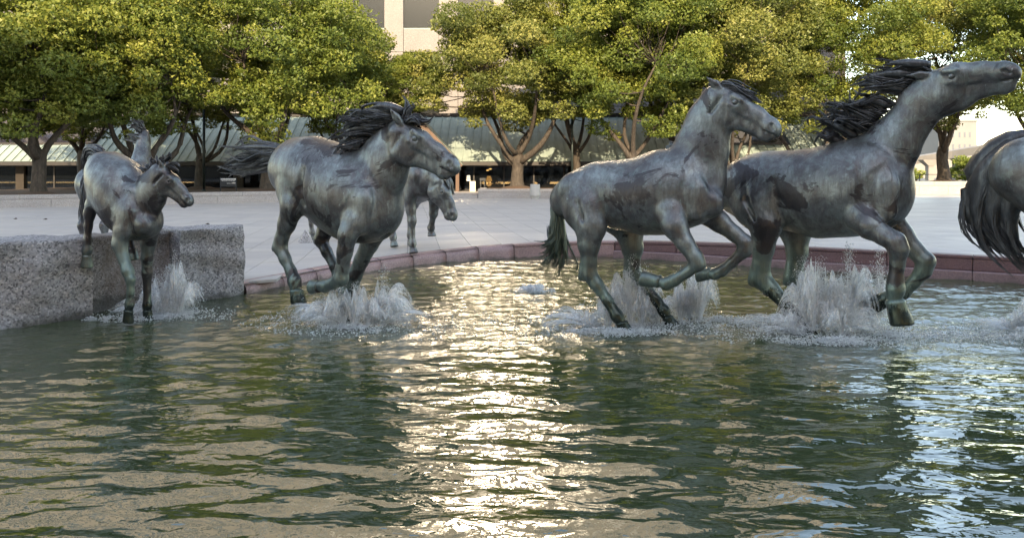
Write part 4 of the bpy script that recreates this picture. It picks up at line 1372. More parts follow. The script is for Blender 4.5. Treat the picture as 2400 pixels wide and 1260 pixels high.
        while done < n:
            q = rr_.uniform(0, len(G) - 1) if len(G) > 1 else 0
            j = min(int(q), max(len(G) - 2, 0)); f = q - j
            ga, gb = G[j], G[min(j + 1, len(G) - 1)]
            ln = 1 - lenvar * rr_.random() ** 1.5
            off = Vector((rr_.gauss(0, 1), rr_.gauss(0, 1), rr_.gauss(0, 1))) * spread
            ph = rr_.uniform(0, 6.3); ph2 = rr_.uniform(0, 6.3); fr = rr_.uniform(0.5, 1.1)
            wv = Vector((rr_.gauss(0, 1), rr_.gauss(0, 1), rr_.gauss(0, 1))) * wav
            wv2 = Vector((rr_.gauss(0, 1), rr_.gauss(0, 1), rr_.gauss(0, 1))) * wav * 0.5
            ns = rr_.randint(*clump)
            for _ in range(ns):
                so = Vector((rr_.gauss(0, 1), rr_.gauss(0, 1), rr_.gauss(0, 1))) * r0 * 1.15
                tw = rr_.uniform(-1.5, 1.5)
                l2 = ln * rr_.uniform(0.86, 1.0)
                pts, rs_ = [], []
                rad0 = r0 * rr_.uniform(0.6, 1.15)
                for k in range(seg):
                    e = k / (seg - 1); t = e * l2
                    kk = t * (seg - 1); a = min(int(kk), seg - 2); g_ = kk - a
                    p = (ga[a].lerp(ga[a + 1], g_)).lerp(gb[a].lerp(gb[a + 1], g_), f)
                    p = p + off * (0.30 + 0.9 * t) + wv * (math.sin(fr * 6.3 * t * curl + ph) - math.sin(ph)) * t + wv2 * math.sin(fr * 12 * t + ph2) * t
                    p = p + Matrix.Rotation(tw * t * 2, 3, 'X') @ so * (1.1 - 0.75 * e)
                    pts.append(p)
                    rs_.append(rad0 * (0.8 + 0.3 * math.sin(min(1, e * 1.6) * math.pi)) * (1 - (1 - tip) * e ** 2.6))
                mb.tube(pts, rs_, 5, flat=flat)
            done += ns
        return mb.build(name, m or s.hair, s.root, smooth=True)

    # a plain standing or walking body in the horse's own metres; legs: knee/hoof offsets
    def template(s, dz=0.0, fore=((0, 0, 0), (0, 0, 0)), hind=((0, 0, 0), (0, 0, 0)), sc=1.0):
        g = lambda f, l, z: Vector((f * sc, l * sc, z * sc + dz))
        st = [(-1.08, 2.0, 1.52, .95), (-.8, 2.2, 1.36, .95), (-.42, 2.2, 1.30, .9), (0, 2.10, 1.20, .86), (.4, 2.14, 1.15, .82), (.7, 2.24, 1.2, .74), (.98, 1.98, 1.28, .82)]
        s.chain([(g(f, 0, (a + b) / 2), (a - b) / 2 * sc, la) for f, a, b, la in st], 0.12)
        for i, sg in enumerate((-1, 1)):
            o = Vector(fore[i]); kn = o * 0.45
            E, K, T, H = g(.74, sg * .30, 1.26), g(.80 + kn.x, sg * .27, .74 + kn.z), g(.78 + o.x, sg * .26, .24 + o.z), g(.84 + o.x * 1.12, sg * .26, .03 + o.z * 1.05)
            s.chain([(g(.86, sg * .26, 1.72), .33 * sc, .5), (E, .20 * sc, .7), (E.lerp(K, .5), .125 * sc, .85), (K, .098 * sc, .95), (K.lerp(T, .5), .062 * sc, .85), (T, .08 * sc, .95), (T.lerp(H, .45), .062 * sc, 1)], 0.06)
            s.hoof(T.lerp(H, .5), H, .085 * sc, .115 * sc, (1, 0, 0))
            o = Vector(hind[i]); kn = o * 0.5
            S, K, T, H = g(-.60 + kn.x * .4, sg * .32, 1.32), g(-1.02 + kn.x, sg * .27, .84 + kn.z), g(-.94 + o.x, sg * .26, .26 + o.z), g(-.86 + o.x, sg * .26, .03 + o.z)
            s.chain([(g(-.80, sg * .25, 1.78), .40 * sc, .6), (S, .25 * sc, .7), (S.lerp(K, .55), .14 * sc, .8), (K, .11 * sc, .8), (K.lerp(T, .5), .070 * sc, .85), (T, .085 * sc, .95), (T.lerp(H, .45), .062 * sc, 1)], 0.06)
            s.hoof(T.lerp(H, .5), H, .085 * sc, .115 * sc, (1, 0, 0))
        for sg in (-1, 1):
            s.ball(g(.98, sg * .16, 1.5), .18 * sc, .9, .1)
        return g
# --- the horse that stretches its neck, nearest on the right
h4 = Horse("horse_statue", "large bronze horse stretching its head up, mane flying back, right of centre", 1900, 10.3, -42, 4, dark=0.50, green=1.25, wet=0.5)
H = h4
H.stations([(1724, 398, 1706, 492, .92), (1755, 369, 1760, 516, .95), (1800, 358, 1805, 512, .92), (1860, 356, 1850, 536, .86), (1925, 350, 1912, 553, .84), (1985, 334, 1985, 550, .80), (2022, 330, 2030, 545, .76), (2046, 385, 2052, 535, .82)])
H.stations([(2002, 330, 2088, 475, .58), (2058, 288, 2126, 388, .52), (2110, 244, 2158, 322, .50), (2152, 200, 2196, 274, .52), (2178, 180, 2212, 262, .5)], 0.08)
# pectorals, shoulder, haunch
for w in (-0.17, 0.17):
    H.ball(H.px(2062, 490, w), 0.185, .8, 0.07)
H.pchain([(2040, 380, -.22, 34, .4), (2062, 440, -.31, 40, .42), (2072, 492, -.31, 30, .55)], 0.05)
H.pchain([(2020, 380, .22, 34, .4), (2042, 440, .28, 38, .42), (2056, 490, .28, 30, .55)], 0.05)
H.pchain([(1748, 430, -.24, 58, .6), (1775, 480, -.32, 60, .55), (1794, 525, -.37, 38, .7), (1789, 580, -.35, 25, .85), (1784, 622, -.33, 20, .9), (1783, 652, -.32, 24, .85), (1806, 676, -.32, 19, .85), (1840, 710, -.32, 15.5, .9), (1868, 748, -.32, 17.5, .95), (1880, 766, -.32, 14, 1)], 0.05)
H.phoof((1884, 772), (1900, 800), 17, 24, -.32, (1, 0, 0.3))
H.pchain([(1800, 440, .24, 58, .6), (1835, 490, .32, 58, .55), (1864, 540, .36, 36, .7), (1868, 590, .35, 24, .85), (1862, 628, .33, 19, .9), (1862, 650, .32, 21, .85), (1880, 682, .32, 15, .85), (1898, 728, .32, 13, .9), (1906, 756, .32, 15, .95), (1912, 770, .32, 12, 1)], 0.05)
H.phoof((1913, 774), (1920, 800), 14, 20, .32, (1, 0, 0.3))
H.pchain([(2018, 508, -.36, 40, .6), (2038, 530, -.41, 30, .8), (2072, 552, -.42, 23, .9), (2098, 566, -.42, 23.5, .95), (2106, 584, -.42, 22, .95), (2103, 620, -.41, 16, .9), (2099, 655, -.41, 17, .95), (2099, 676, -.41, 20, 1), (2096, 698, -.41, 17, 1)], 0.04)
H.phoof((2096, 706), (2106, 762), 21, 30, -.41, (0.5, 0, -1))
H.pchain([(2085, 520, .32, 36, .6), (2112, 548, .36, 26, .8), (2146, 588, .36, 20, .9), (2170, 612, .36, 20.5, .95), (2164, 634, .36, 18, .9), (2140, 662, .36, 14, .9), (2116, 686, .36, 15, .95), (2100, 696, .36, 13, 1)], 0.04)
H.phoof((2094, 692), (2042, 708), 16, 23, .36, (0.3, 0, -1))
H.pchain([(1764, 660, -.32, 12, .8), (1768, 630, -.33, 10, .7)], 0.04)                        # hock points
H.pchain([(1845, 660, .32, 11, .8), (1850, 630, .33, 9, .7)], 0.04)
H.groove([(1812, 420, -.50, 9), (1822, 470, -.50, 10), (1828, 520, -.46, 9)], 0.07)           # flank
H.groove([(1742, 420, -.50, 6), (1748, 470, -.50, 7), (1772, 515, -.48, 6)], 0.05)            # haunch
H.groove([(2012, 380, -.46, 6), (2020, 430, -.50, 8), (2012, 480, -.52, 8)], 0.06)            # behind the shoulder
H.groove([(2058, 400, -.44, 6), (2078, 450, -.46, 6), (2068, 505, -.48, 6)], 0.05)
H.groove([(2060, 345, -.36, 6), (2110, 300, -.34, 7), (2160, 268, -.32, 6)], 0.06)            # neck
H.groove([(2104, 470, .0, 9), (2098, 520, .0, 9)], 0.06)                                      # breast cleft
H.groove([(2030, 515, -.56, 5), (2060, 520, -.54, 4)], 0.03)
H.groove([(2054, 532, -.54, 3.5), (2088, 552, -.54, 3)], 0.03)
H.groove([(2098, 598, -.53, 3), (2096, 650, -.53, 3)], 0.02)
H.groove([(1796, 580, -.50, 4), (1786, 618, -.46, 3)], 0.03)
A = H.px(2176, 186)
q = H.head(A, H.px(2380, 148, -.1), 14, ear=(-0.92, 0.25), ear_out=0.5, fat=1.38, mz=1.12)
H.pchain([(2150, 230, 0, 42, .5), (2200, 225, 0, 46, .6)], 0.06)
H.body()
cr = [(2180, 152), (2150, 178), (2120, 212), (2085, 248), (2048, 285), (2008, 320), (1975, 338)]
tips = [[(2140, 150), (2090, 148), (2060, 152)], [(2100, 172), (2040, 180), (2010, 196)], [(2070, 200), (2010, 200), (1990, 215)], [(2040, 235), (1990, 250), (1980, 220)], [(2010, 272), (1960, 262), (1935, 250)], [(1975, 300), (1930, 285), (1912, 292)], [(1950, 325), (1930, 320), (1908, 330)]]
G = [[H.px(*c, -0.02)] + [H.px(a, b, -0.10 - 0.06 * i) for i, (a, b) in enumerate(t)] for c, t in zip(cr, tips)]
H.locks("mane", G, 900, 0.0155, 0.06, 0.075, core=0.075, clump=(9, 16), flat=0.7)
H.locks("forelock", [[q(0.02, 0.10), q(-0.05, 0.18, -0.05), q(-0.22, 0.20, -0.08), q(-0.42, 0.16, -0.1)], [q(0.0, 0.10, 0.05), q(-0.1, 0.16, 0.02), q(-0.25, 0.13, 0.0), q(-0.4, 0.08, 0.0)]], 26, 0.022, 0.03, 0.03)
H.locks("tail", [[H.px(1722, 398), H.px(1700, 402), H.px(1680, 412, .1), H.px(1640, 440, .2)], [H.px(1722, 405), H.px(1695, 415), H.px(1670, 440, .15), H.px(1640, 480, .2)]], 50, 0.03, 0.05, 0.03)

# --- the horse with the upright neck, left of it
h3 = Horse("horse_statue", "bronze horse with upright neck and tail hanging to the water, third from the left", 1500, 10.3, -30, 3, dark=0.53, green=1.15, wet=0.42)
H = h3
H.stations([(1334, 425, 1328, 512, .92), (1362, 400, 1366, 522, .95), (1405, 382, 1410, 518, .92), (1460, 379, 1450, 534, .86), (1518, 373, 1500, 545, .84), (1562, 354, 1552, 545, .80), (1600, 362, 1608, 532, .78), (1630, 415, 1640, 515, .86)])
H.stations([(1568, 352, 1682, 470, .60), (1600, 308, 1688, 392, .52), (1632, 248, 1690, 330, .50), (1664, 204, 1704, 288, .52)], 0.08)
for w in (-0.17, 0.17):
    H.ball(H.px(1660, 475, w), 0.20, .8, 0.07)
H.pchain([(1600, 400, -.22, 32, .4), (1618, 452, -.30, 38, .42), (1628, 492, -.30, 28, .55)], 0.05)
H.pchain([(1600, 405, .24, 36, .4), (1612, 450, .32, 46, .45), (1630, 490, .29, 32, .6)], 0.05)
H.pchain([(1350, 450, -.24, 48, .6), (1370, 492, -.32, 52, .55), (1384, 530, -.36, 38, .7), (1380, 572, -.35, 26, .85), (1380, 612, -.33, 17.5, .9), (1380, 640, -.32, 19, .85), (1398, 666, -.32, 15, .85), (1424, 704, -.32, 12, .9), (1446, 740, -.32, 14, .95), (1454, 752, -.32, 12, 1)], 0.05)
H.phoof((1456, 756), (1464, 782), 14, 20, -.32, (1, 0, 0.3))
H.pchain([(1410, 450, .24, 50, .6), (1445, 500, .32, 48, .55), (1474, 540, .35, 34, .7), (1482, 580, .34, 25, .85), (1482, 615, .33, 17, .9), (1484, 640, .32, 18, .85), (1510, 668, .32, 13, .85), (1538, 702, .32, 11, .9), (1556, 728, .32, 13, .95), (1562, 740, .32, 11, 1)], 0.05)
H.phoof((1564, 744), (1574, 768), 13, 18, .32, (1, 0, 0.3))
H.pchain([(1570, 500, -.35, 38, .6), (1582, 530, -.40, 30, .8), (1606, 570, -.41, 21, .9), (1630, 604, -.41, 18, .95), (1636, 618, -.41, 17, .95), (1610, 638, -.41, 12, .9), (1580, 656, -.41, 14, .95), (1562, 664, -.41, 14.5, 1), (1548, 659, -.41, 12, 1)], 0.04)
H.phoof((1545, 658), (1504, 646), 15, 20, -.41, (0.2, 0, -1))
H.pchain([(1655, 495, .30, 34, .6), (1686, 520, .35, 24, .8), (1722, 548, .36, 18, .9), (1746, 568, .36, 18, .95), (1746, 586, .36, 16, .95), (1716, 614, .36, 11.5, .9), (1692, 634, .36, 13, .95), (1674, 642, .36, 13, 1), (1664, 641, .36, 11, 1)], 0.04)
H.phoof((1662, 640), (1634, 638), 14, 19, .36, (0.2, 0, -1))
H.pchain([(1363, 650, -.32, 9, .8), (1366, 622, -.33, 8, .7)], 0.04)
H.pchain([(1468, 648, .32, 9, .8), (1470, 622, .33, 8, .7)], 0.04)
H.groove([(1412, 430, -.48, 8), (1420, 475, -.48, 9), (1424, 515, -.45, 8)], 0.07)
H.groove([(1340, 430, -.47, 5), (1350, 475, -.50, 6), (1366, 515, -.48, 5)], 0.05)
H.groove([(1576, 400, -.45, 6), (1586, 440, -.49, 7), (1576, 490, -.52, 7)], 0.06)
H.groove([(1622, 410, -.43, 5), (1640, 460, -.45, 6), (1628, 505, -.48, 5)], 0.05)
H.groove([(1630, 370, -.35, 6), (1662, 320, -.33, 6), (1684, 285, -.30, 5)], 0.06)
H.groove([(1640, 355, -.34, 3), (1660, 300, -.33, 4), (1672, 250, -.30, 3)], 0.05)
H.groove([(1690, 460, .0, 7), (1682, 500, .0, 8)], 0.06)
H.groove([(1592, 528, -.56, 4), (1612, 570, -.54, 3.5)], 0.03)
H.groove([(1388, 575, -.49, 4), (1384, 612, -.46, 3)], 0.03)
A = H.px(1684, 216)
q = H.head(A, H.px(1834, 296, -.05), 0, ear=(-0.95, 0.25), ear_out=0.35)
H.body()
# clipped mane: a low ridge of short tufts along the crest
G = []
for (u, v) in ((1680, 190), (1656, 208), (1632, 244), (1606, 292), (1580, 335), (1560, 352)):
    a = H.px(u + 8, v + 6, 0.0); b = H.px(u - 6, v - 3, 0.03); G.append([a, a.lerp(b, .5), b])
H.locks("mane", G, 150, 0.020, 0.012, 0.006, seg=5, tip=0.5, m=H.mat)
G = [[q(-0.02, 0.08), q(0.10, 0.13), q(0.30, 0.125), q(0.50, 0.14), q(0.68, 0.15)], [q(0.0, 0.07, .06), q(0.12, 0.11, .08), q(0.36, 0.10, .1), q(0.54, 0.09, .1), q(0.64, 0.05, .1)]]
H.locks("forelock", G, 60, 0.022, 0.022, 0.02, lenvar=0.3)
G = [[H.px(1326, 428), H.px(1308, 450), H.px(1300, 520, -.05), H.px(1290, 560, -.1), H.px(1262, 576, -.12), H.px(1246, 578, -.12)],
     [H.px(1324, 432), H.px(1304, 470), H.px(1300, 540, -.05), H.px(1290, 590, -.1), H.px(1272, 598, -.1), H.px(1262, 598, -.1)],
     [H.px(1324, 436), H.px(1306, 480), H.px(1308, 560, 0), H.px(1302, 605, 0), H.px(1285, 628, 0), H.px(1276, 615, 0)],
     [H.px(1326, 440), H.px(1310, 490), H.px(1320, 560, 0.05), H.px(1330, 610, 0.05), H.px(1326, 640, 0.05), H.px(1316, 648, .05)]]
H.locks("tail", G, 520, 0.0165, 0.03, 0.04, lenvar=0.10, core=0.085, clump=(12, 18), m=bronze_mat("bronze_green_tail", 3, wet=-1.0, green=1.9, dark=0.62))
H.locks("tail_tuft", [[H.px(1318, 560, .1), H.px(1330, 545, .2), H.px(1338, 556, .25), H.px(1342, 566, .28)], [H.px(1290, 560, .1), H.px(1278, 548, .2), H.px(1270, 530, .25), H.px(1268, 516, .25)]], 26, 0.02, 0.02, 0.02)

# --- the horse galloping towards us with the thick mane
h2 = Horse("horse_statue", "bronze horse galloping towards the viewer with thick mane and streaming tail", 800, 10.7, -38, 12, dark=0.50, green=1.0, wet=0.38)
H = h2
H.stations([(672, 350, 676, 440, .92), (700, 325, 700, 468, .95), (735, 322, 730, 488, .92), (775, 334, 764, 520, .86), (812, 348, 797, 548, .84), (845, 356, 828, 566, .80), (874, 385, 858, 566, .78), (892, 440, 876, 552, .80)])
H.stations([(842, 358, 900, 522, .56), (876, 320, 926, 448, .52), (904, 294, 938, 392, .46), (930, 280, 948, 356, .46)], 0.07)
for w in (-0.17, 0.17):
    H.ball(H.px(872, 515, w), 0.15, .85, 0.14)
H.pchain([(845, 420, -.22, 36, .4), (842, 470, -.32, 40, .42), (842, 520, -.32, 32, .55)], 0.05)
H.pchain([(860, 420, .22, 36, .4), (880, 470, .32, 40, .45), (885, 520, .30, 32, .6)], 0.05)
H.pchain([(682, 395, -.20, 50, .6), (684, 440, -.32, 46, .6), (686, 482, -.38, 32, .75), (672, 525, -.36, 22, .85), (661, 556, -.34, 16, .9), (657, 580, -.33, 17, .85), (668, 606, -.33, 14, .85), (682, 635, -.32, 12.5, .9), (690, 658, -.32, 15, .95), (693, 674, -.32, 14, 1)], 0.05)
H.phoof((694, 680), (697, 712), 15.5, 20.5, -.32, (0.3, 0, -1))
H.pchain([(742, 440, .22, 46, .6), (762, 490, .33, 40, .55), (770, 522, .35, 26, .75), (758, 548, .34, 18, .85), (752, 562, .33, 16, .85), (766, 590, .32, 13, .85), (785, 625, .31, 12, .9), (793, 648, .31, 13, .95), (798, 660, .31, 12, 1)], 0.05)
H.phoof((799, 664), (806, 690), 13, 18, .31, (0.5, 0, -1))
H.pchain([(826, 520, -.36, 34, .6), (815, 550, -.41, 25, .8), (808, 590, -.41, 19, .9), (802, 630, -.40, 16, .95), (799, 652, -.40, 18, .95), (780, 664, -.40, 13, .9), (762, 670, -.40, 14, .95), (752, 670, -.40, 13, 1)], 0.04)
H.phoof((749, 670), (731, 666), 14, 19, -.40, (0.1, 0, -1))
H.pchain([(880, 540, .34, 32, .6), (866, 570, .37, 23, .8), (848, 608, .37, 18, .9), (832, 645, .36, 17, .95), (826, 668, .36, 15, .9), (820, 700, .36, 12, .9), (816, 730, .36, 13, .95), (815, 745, .36, 12, 1)], 0.04)
H.phoof((814, 748), (812, 776), 13, 18, .36, (1, 0, 0))
H.pchain([(644, 582, -.33, 9, .8), (650, 556, -.34, 8, .7)], 0.04)
H.pchain([(741, 566, .33, 8, .8), (746, 545, .34, 7, .7)], 0.04)
H.groove([(706, 400, -.50, 8), (702, 440, -.50, 9), (712, 480, -.46, 8)], 0.07)
H.groove([(800, 420, -.50, 6), (796, 470, -.53, 7), (800, 515, -.52, 7)], 0.06)
H.groove([(860, 440, -.42, 6), (872, 500, -.42, 7), (860, 545, -.44, 6)], 0.05)
H.groove([(890, 380, -.36, 6), (920, 350, -.34, 6), (942, 335, -.32, 5)], 0.06)
H.groove([(915, 510, .0, 8), (900, 555, .0, 9)], 0.06)
H.groove([(812, 560, -.56, 4), (806, 610, -.54, 3.5)], 0.03)
A = H.px(938, 298, -.06)
q = H.head(A, H.px(1080, 384, .22), 0, ear=(-0.8, 0.45), ear_out=0.35)
H.body()
cr = [(948, 262), (928, 272), (908, 285), (888, 304), (868, 325), (850, 345), (836, 362)]
tips = [[(900, 248), (860, 258), (850, 262)], [(880, 260), (835, 270), (815, 282)], [(860, 280), (820, 282), (800, 300)], [(845, 300), (805, 312), (788, 322)], [(830, 325), (800, 330), (782, 336)], [(820, 345), (800, 348), (785, 345)], [(815, 360), (800, 362), (788, 360)]]
G = [[H.px(*c, -0.03)] + [H.px(a, b, -0.14 - 0.06 * i) for i, (a, b) in enumerate(t)] for c, t in zip(cr, tips)]
H.locks("mane", G, 900, 0.0155, 0.055, 0.07, core=0.075, clump=(9, 16), flat=0.7)
G = [[q(0.0, 0.09), q(-0.02, 0.20), q(-0.10, 0.28), q(-0.20, 0.32)], [q(0.02, 0.10), q(0.06, 0.20), q(0.12, 0.30), q(0.10, 0.36)], [q(0.04, 0.09), q(0.14, 0.15), q(0.24, 0.16), q(0.33, 0.12)], [q(0.04, 0.09, .05), q(0.16, 0.14, .05), q(0.26, 0.2, .05), q(0.25, 0.30, .05)]]
H.locks("forelock", G, 60, 0.024, 0.028, 0.025)
G = [[H.px(668, 352), H.px(640, 346, -.05), H.px(590, 345, -.1), H.px(548, 348, -.1), H.px(530, 352, -.1)],
     [H.px(666, 360), H.px(635, 360, -.02), H.px(585, 362, -.05), H.px(545, 370, -.05), H.px(530, 372, -.05)],
     [H.px(666, 370), H.px(635, 378), H.px(590, 385), H.px(552, 388), H.px(532, 384)],
     [H.px(666, 378), H.px(635, 392), H.px(595, 402), H.px(555, 404), H.px(530, 402)]]
H.locks("tail", G, 560, 0.0165, 0.05, 0.085, core=0.055, clump=(8, 13), lenvar=0.4)

# --- the foal stepping down off the ledge
h1 = Horse("foal_statue", "bronze foal with short upright mane stepping off the granite ledge", 300, 10.75, -30, 1, h=0.015, dark=0.50, green=1.15, wet=0.30)
H = h1
H.stations([(236, 366, 240, 432, .95), (256, 357, 252, 458, .98), (280, 368, 266, 492, .95), (298, 395, 278, 522, .92), (312, 425, 292, 545, .88), (328, 452, 315, 560, .85), (346, 480, 340, 558, .9)])
H.stations([(322, 450, 350, 528, .62), (338, 412, 370, 490, .56), (362, 386, 386, 450, .56)], 0.06)
for w in (-0.11, 0.11):
    H.ball(H.px(340, 528, w), 0.11, .9, 0.08)
H.pchain([(300, 460, -.14, 32, .5), (292, 500, -.21, 34, .5), (292, 535, -.22, 27, .7)], 0.04)
H.pchain([(330, 470, .14, 28, .5), (348, 510, .20, 30, .5), (350, 535, .20, 24, .7)], 0.04)
H.pchain([(234, 395, -.13, 38, .6), (228, 430, -.20, 32, .6), (228, 458, -.23, 23, .75), (216, 480, -.22, 16, .85), (210, 500, -.21, 14, .85), (207, 530, -.21, 9.5, .85), (205, 562, -.21, 8.5, .9), (204, 586, -.21, 10.5, .95), (203, 596, -.21, 9.5, 1)], 0.04)
H.phoof((203, 599), (202, 626), 11, 15.5, -.21, (0.3, 0, -1))
H.pchain([(262, 410, .13, 36, .6), (280, 460, .20, 30, .6), (300, 500, .22, 20, .75), (300, 530, .21, 13, .85), (302, 550, .20, 10, .85), (308, 578, .20, 9.5, .95)], 0.04)
H.phoof((309, 582), (312, 610), 10, 14, .20, (0.3, 0, -1))
H.pchain([(286, 545, -.22, 25, .7), (281, 572, -.23, 19, .85), (289, 605, -.22, 13.5, .9), (300, 636, -.22, 13.5, .95), (306, 655, -.22, 11, .9), (306, 685, -.22, 8.5, .9), (304, 712, -.22, 10.5, .95), (302, 724, -.22, 9, 1)], 0.035)
H.phoof((301, 727), (298, 754), 10.5, 15, -.22, (1, 0, 0))
H.pchain([(352, 540, .20, 26, .7), (348, 572, .22, 18, .85), (345, 605, .21, 13.5, .9), (345, 640, .21, 12, .95), (345, 680, .21, 8.5, .9), (345, 715, .21, 10, .95), (345, 725, .21, 9, 1)], 0.035)
H.phoof((345, 728), (346, 754), 10.5, 15, .21, (1, 0, 0))
A = H.px(382, 400)
q = H.head(A, H.px(455, 470, .15), 0, ear=(-0.75, 0.55), ear_out=0.3)
H.body()
G = []
for (u, v, u2, v2) in ((392, 372, 404, 358), (376, 378, 376, 360), (358, 388, 346, 370), (345, 400, 328, 392), (334, 418, 318, 418), (326, 436, 316, 442), (322, 450, 318, 462)):
    a = H.px(u, v, 0.0); b = H.px(u2, v2, -0.03); G.append([a, a.lerp(b, .55), b])
H.locks("mane", G, 170, 0.017, 0.012, 0.008, seg=6, tip=0.4, lenvar=0.3)
H.locks("forelock", [[q(0.03, 0.08), q(0.12, 0.16), q(0.26, 0.17), q(0.34, 0.13)], [q(0.0, 0.08), q(0.08, 0.2), q(0.2, 0.24), q(0.30, 0.21)]], 34, 0.015, 0.015, 0.012)
H.locks("tail", [[H.px(240, 362), H.px(222, 346), H.px(200, 348), H.px(190, 370), H.px(190, 400)], [H.px(242, 366), H.px(226, 356), H.px(208, 360), H.px(200, 380), H.px(200, 405)]], 80, 0.022, 0.022, 0.012)

# --- horses on the plaza behind
ha = Horse("horse_statue", "bronze horse lowering its head over the kerb behind the galloping horse", 968, 17.9, -66, 6, h=0.026, dark=0.56, green=0.35, wet=-0.2, group="bronze horses waiting on the plaza")
H = ha
zp = z_plaza(-2.4, 17.5)
g = H.template(zp, fore=((0.05, 0, 0.0), (-0.22, 0, 0.32)), hind=((0.15, 0, 0), (-0.15, 0, 0)))
H.chain([(g(.75, 0, 1.80), .44, .62), (g(1.15, 0.03, 1.78), .28, .55), (g(1.5, 0.12, 1.64), .20, .6)], 0.1)
q = H.head(g(1.52, 0.14, 1.68), g(1.88, 0.42, 0.86), 0, ear=(-0.75, 0.55), ear_out=0.5)
H.body()
H.locks("mane", [[g(.55, 0, 2.28), g(.5, -.15, 2.2), g(.52, -.25, 2.0)], [g(1.0, 0, 2.12), g(.98, -.16, 2.06), g(1.0, -.26, 1.86)], [g(1.4, .08, 1.9), g(1.4, -.08, 1.86), g(1.42, -.16, 1.7)]], 90, 0.03, 0.03, 0.02, m=H.mat)
H.locks("forelock", [[q(0.0, .09), q(.12, .14), q(.3, .12), q(.45, .10)], [q(0.0, .09, .08), q(.15, .13, .1), q(.3, .10, .12), q(.42, .06, .14)]], 40, 0.024, 0.02, 0.02, m=H.mat)
H.locks("tail", [[g(-1.1, 0, 2.0), g(-1.35, 0, 1.75), g(-1.4, .1, 1.2), g(-1.5, .3, .7)], [g(-1.1, 0, 1.95), g(-1.3, -.1, 1.7), g(-1.35, -.15, 1.2), g(-1.4, -.2, .6)]], 70, 0.03, 0.05, 0.04)

hb = Horse("horse_statue", "bronze horse mostly hidden behind the galloping horse, hind leg by the pyramid", 800, 21.0, -14, 7, h=0.03, dark=0.56, green=0.3, wet=-0.2, group="bronze horses waiting on the plaza")
H = hb
zp = z_plaza(-5, 21)
g = H.template(zp, fore=((0, 0, 0), (-0.35, 0, 0.45)), hind=((-0.02, 0, 0.0), (0.35, 0, 0.45)), sc=0.8)
H.chain([(g(.75, 0, 1.80), .35, .62), (g(1.15, 0, 2.05), .24, .55), (g(1.45, 0, 2.2), .17, .6)], 0.1)
q = H.head(g(1.45, 0, 2.3), g(1.95, 0, 1.75), 0)
H.body()
H.locks("mane", [[g(.6, 0, 2.22), g(.5, 0, 2.2), g(.42, -.1, 2.05)], [g(1.3, 0, 2.35), g(1.2, 0, 2.4), g(1.1, -.1, 2.3)]], 40, 0.026, 0.03, 0.02)
H.locks("tail", [[g(-1.1, 0, 2.0), g(-1.3, 0, 1.8), g(-1.35, 0, 1.3), g(-1.3, 0, 1.0)]], 30, 0.03, 0.05, 0.03)

hc = Horse("horse_statue", "bronze horse behind the foal, only its turned neck and tossed mane showing", 282, 17.2, 84, 8, h=0.026, dark=0.56, green=0.3, wet=-0.2, group="bronze horses waiting on the plaza")
H = hc
zp = z_plaza(-8, 17)
g = H.template(zp, sc=0.92)
H.chain([(g(.7, 0, 1.95), .42, .6), (g(.95, 0.03, 2.40), .25, .62), (g(1.1, 0.10, 2.80), .19, .75), (g(1.15, .12, 3.0), .17, .8)], 0.1)
q = H.head(g(1.10, 0.10, 2.98), g(1.62, 0.42, 2.42), 0, ear=(-0.45, 0.8), ear_out=0.5)
H.body()
H.locks("mane", [[g(.8, .04, 2.6), g(.65, .2, 2.62), g(.6, .4, 2.6)], [g(.92, .1, 2.85), g(.8, .28, 2.9), g(.78, .48, 2.88)], [g(1.0, .12, 3.1), g(.85, .25, 3.2), g(.85, .45, 3.12)], [g(1.1, .12, 3.18), g(.95, .15, 3.34), g(.9, .3, 3.42)], [g(1.15, .1, 3.18), g(1.0, .0, 3.36), g(.9, .1, 3.44)]], 60, 0.030, 0.03, 0.04, m=H.mat)
H.locks("tail", [[g(-1.1, 0, 2.0), g(-1.25, 0, 1.85), g(-1.3, 0, 1.2), g(-1.25, 0, .8)]], 30, 0.03, 0.05, 0.03)

# --- the horse cut off by the right edge: haunch and heavy tail
h5 = Horse("horse_statue", "bronze horse cut off by the right edge, haunch and heavy dark tail in view", 2630, 8.3, -50, 9, dark=0.58, green=0.9, wet=0.35)
H = h5
g = H.template(0.30, fore=((0.4, 0, 0.25), (-0.2, 0, 0.3)), hind=((0.85, 0, 0.25), (0.9, 0, 0.1)))
H.chain([(g(.75, 0, 1.85), .46, .62), (g(1.25, 0, 2.3), .28, .55), (g(1.65, 0, 2.65), .20, .6)], 0.1)
q = H.head(g(1.62, 0, 2.78), g(2.4, 0, 2.35), 0)
H.body()
H.locks("mane", [[g(.6, 0, 2.35), g(.4, 0, 2.5), g(.1, -.1, 2.5)], [g(1.5, 0, 2.85), g(1.2, 0, 3.0), g(.9, -.1, 2.95)]], 60, 0.03, 0.05, 0.04)
W = 0.0
G = [[H.px(2415, 322), H.px(2385, 328, .05), H.px(2330, 362, .08), H.px(2282, 430, .05), H.px(2270, 500, 0), H.px(2290, 548, 0), H.px(2330, 580, 0)],
     [H.px(2415, 330), H.px(2390, 338, .0), H.px(2345, 380, .0), H.px(2305, 440, .0), H.px(2292, 500, 0), H.px(2318, 560, 0), H.px(2385, 612, 0)],
     [H.px(2415, 340), H.px(2395, 355, -.0), H.px(2365, 400, -.0), H.px(2335, 460, -.0), H.px(2330, 520, -.0), H.px(2360, 575, 0), H.px(2410, 615, 0)],
     [H.px(2420, 350), H.px(2400, 370, -.0), H.px(2385, 420, -.0), H.px(2365, 480, -.0), H.px(2370, 540, -.0), H.px(2400, 590, 0), H.px(2430, 610, 0)]]
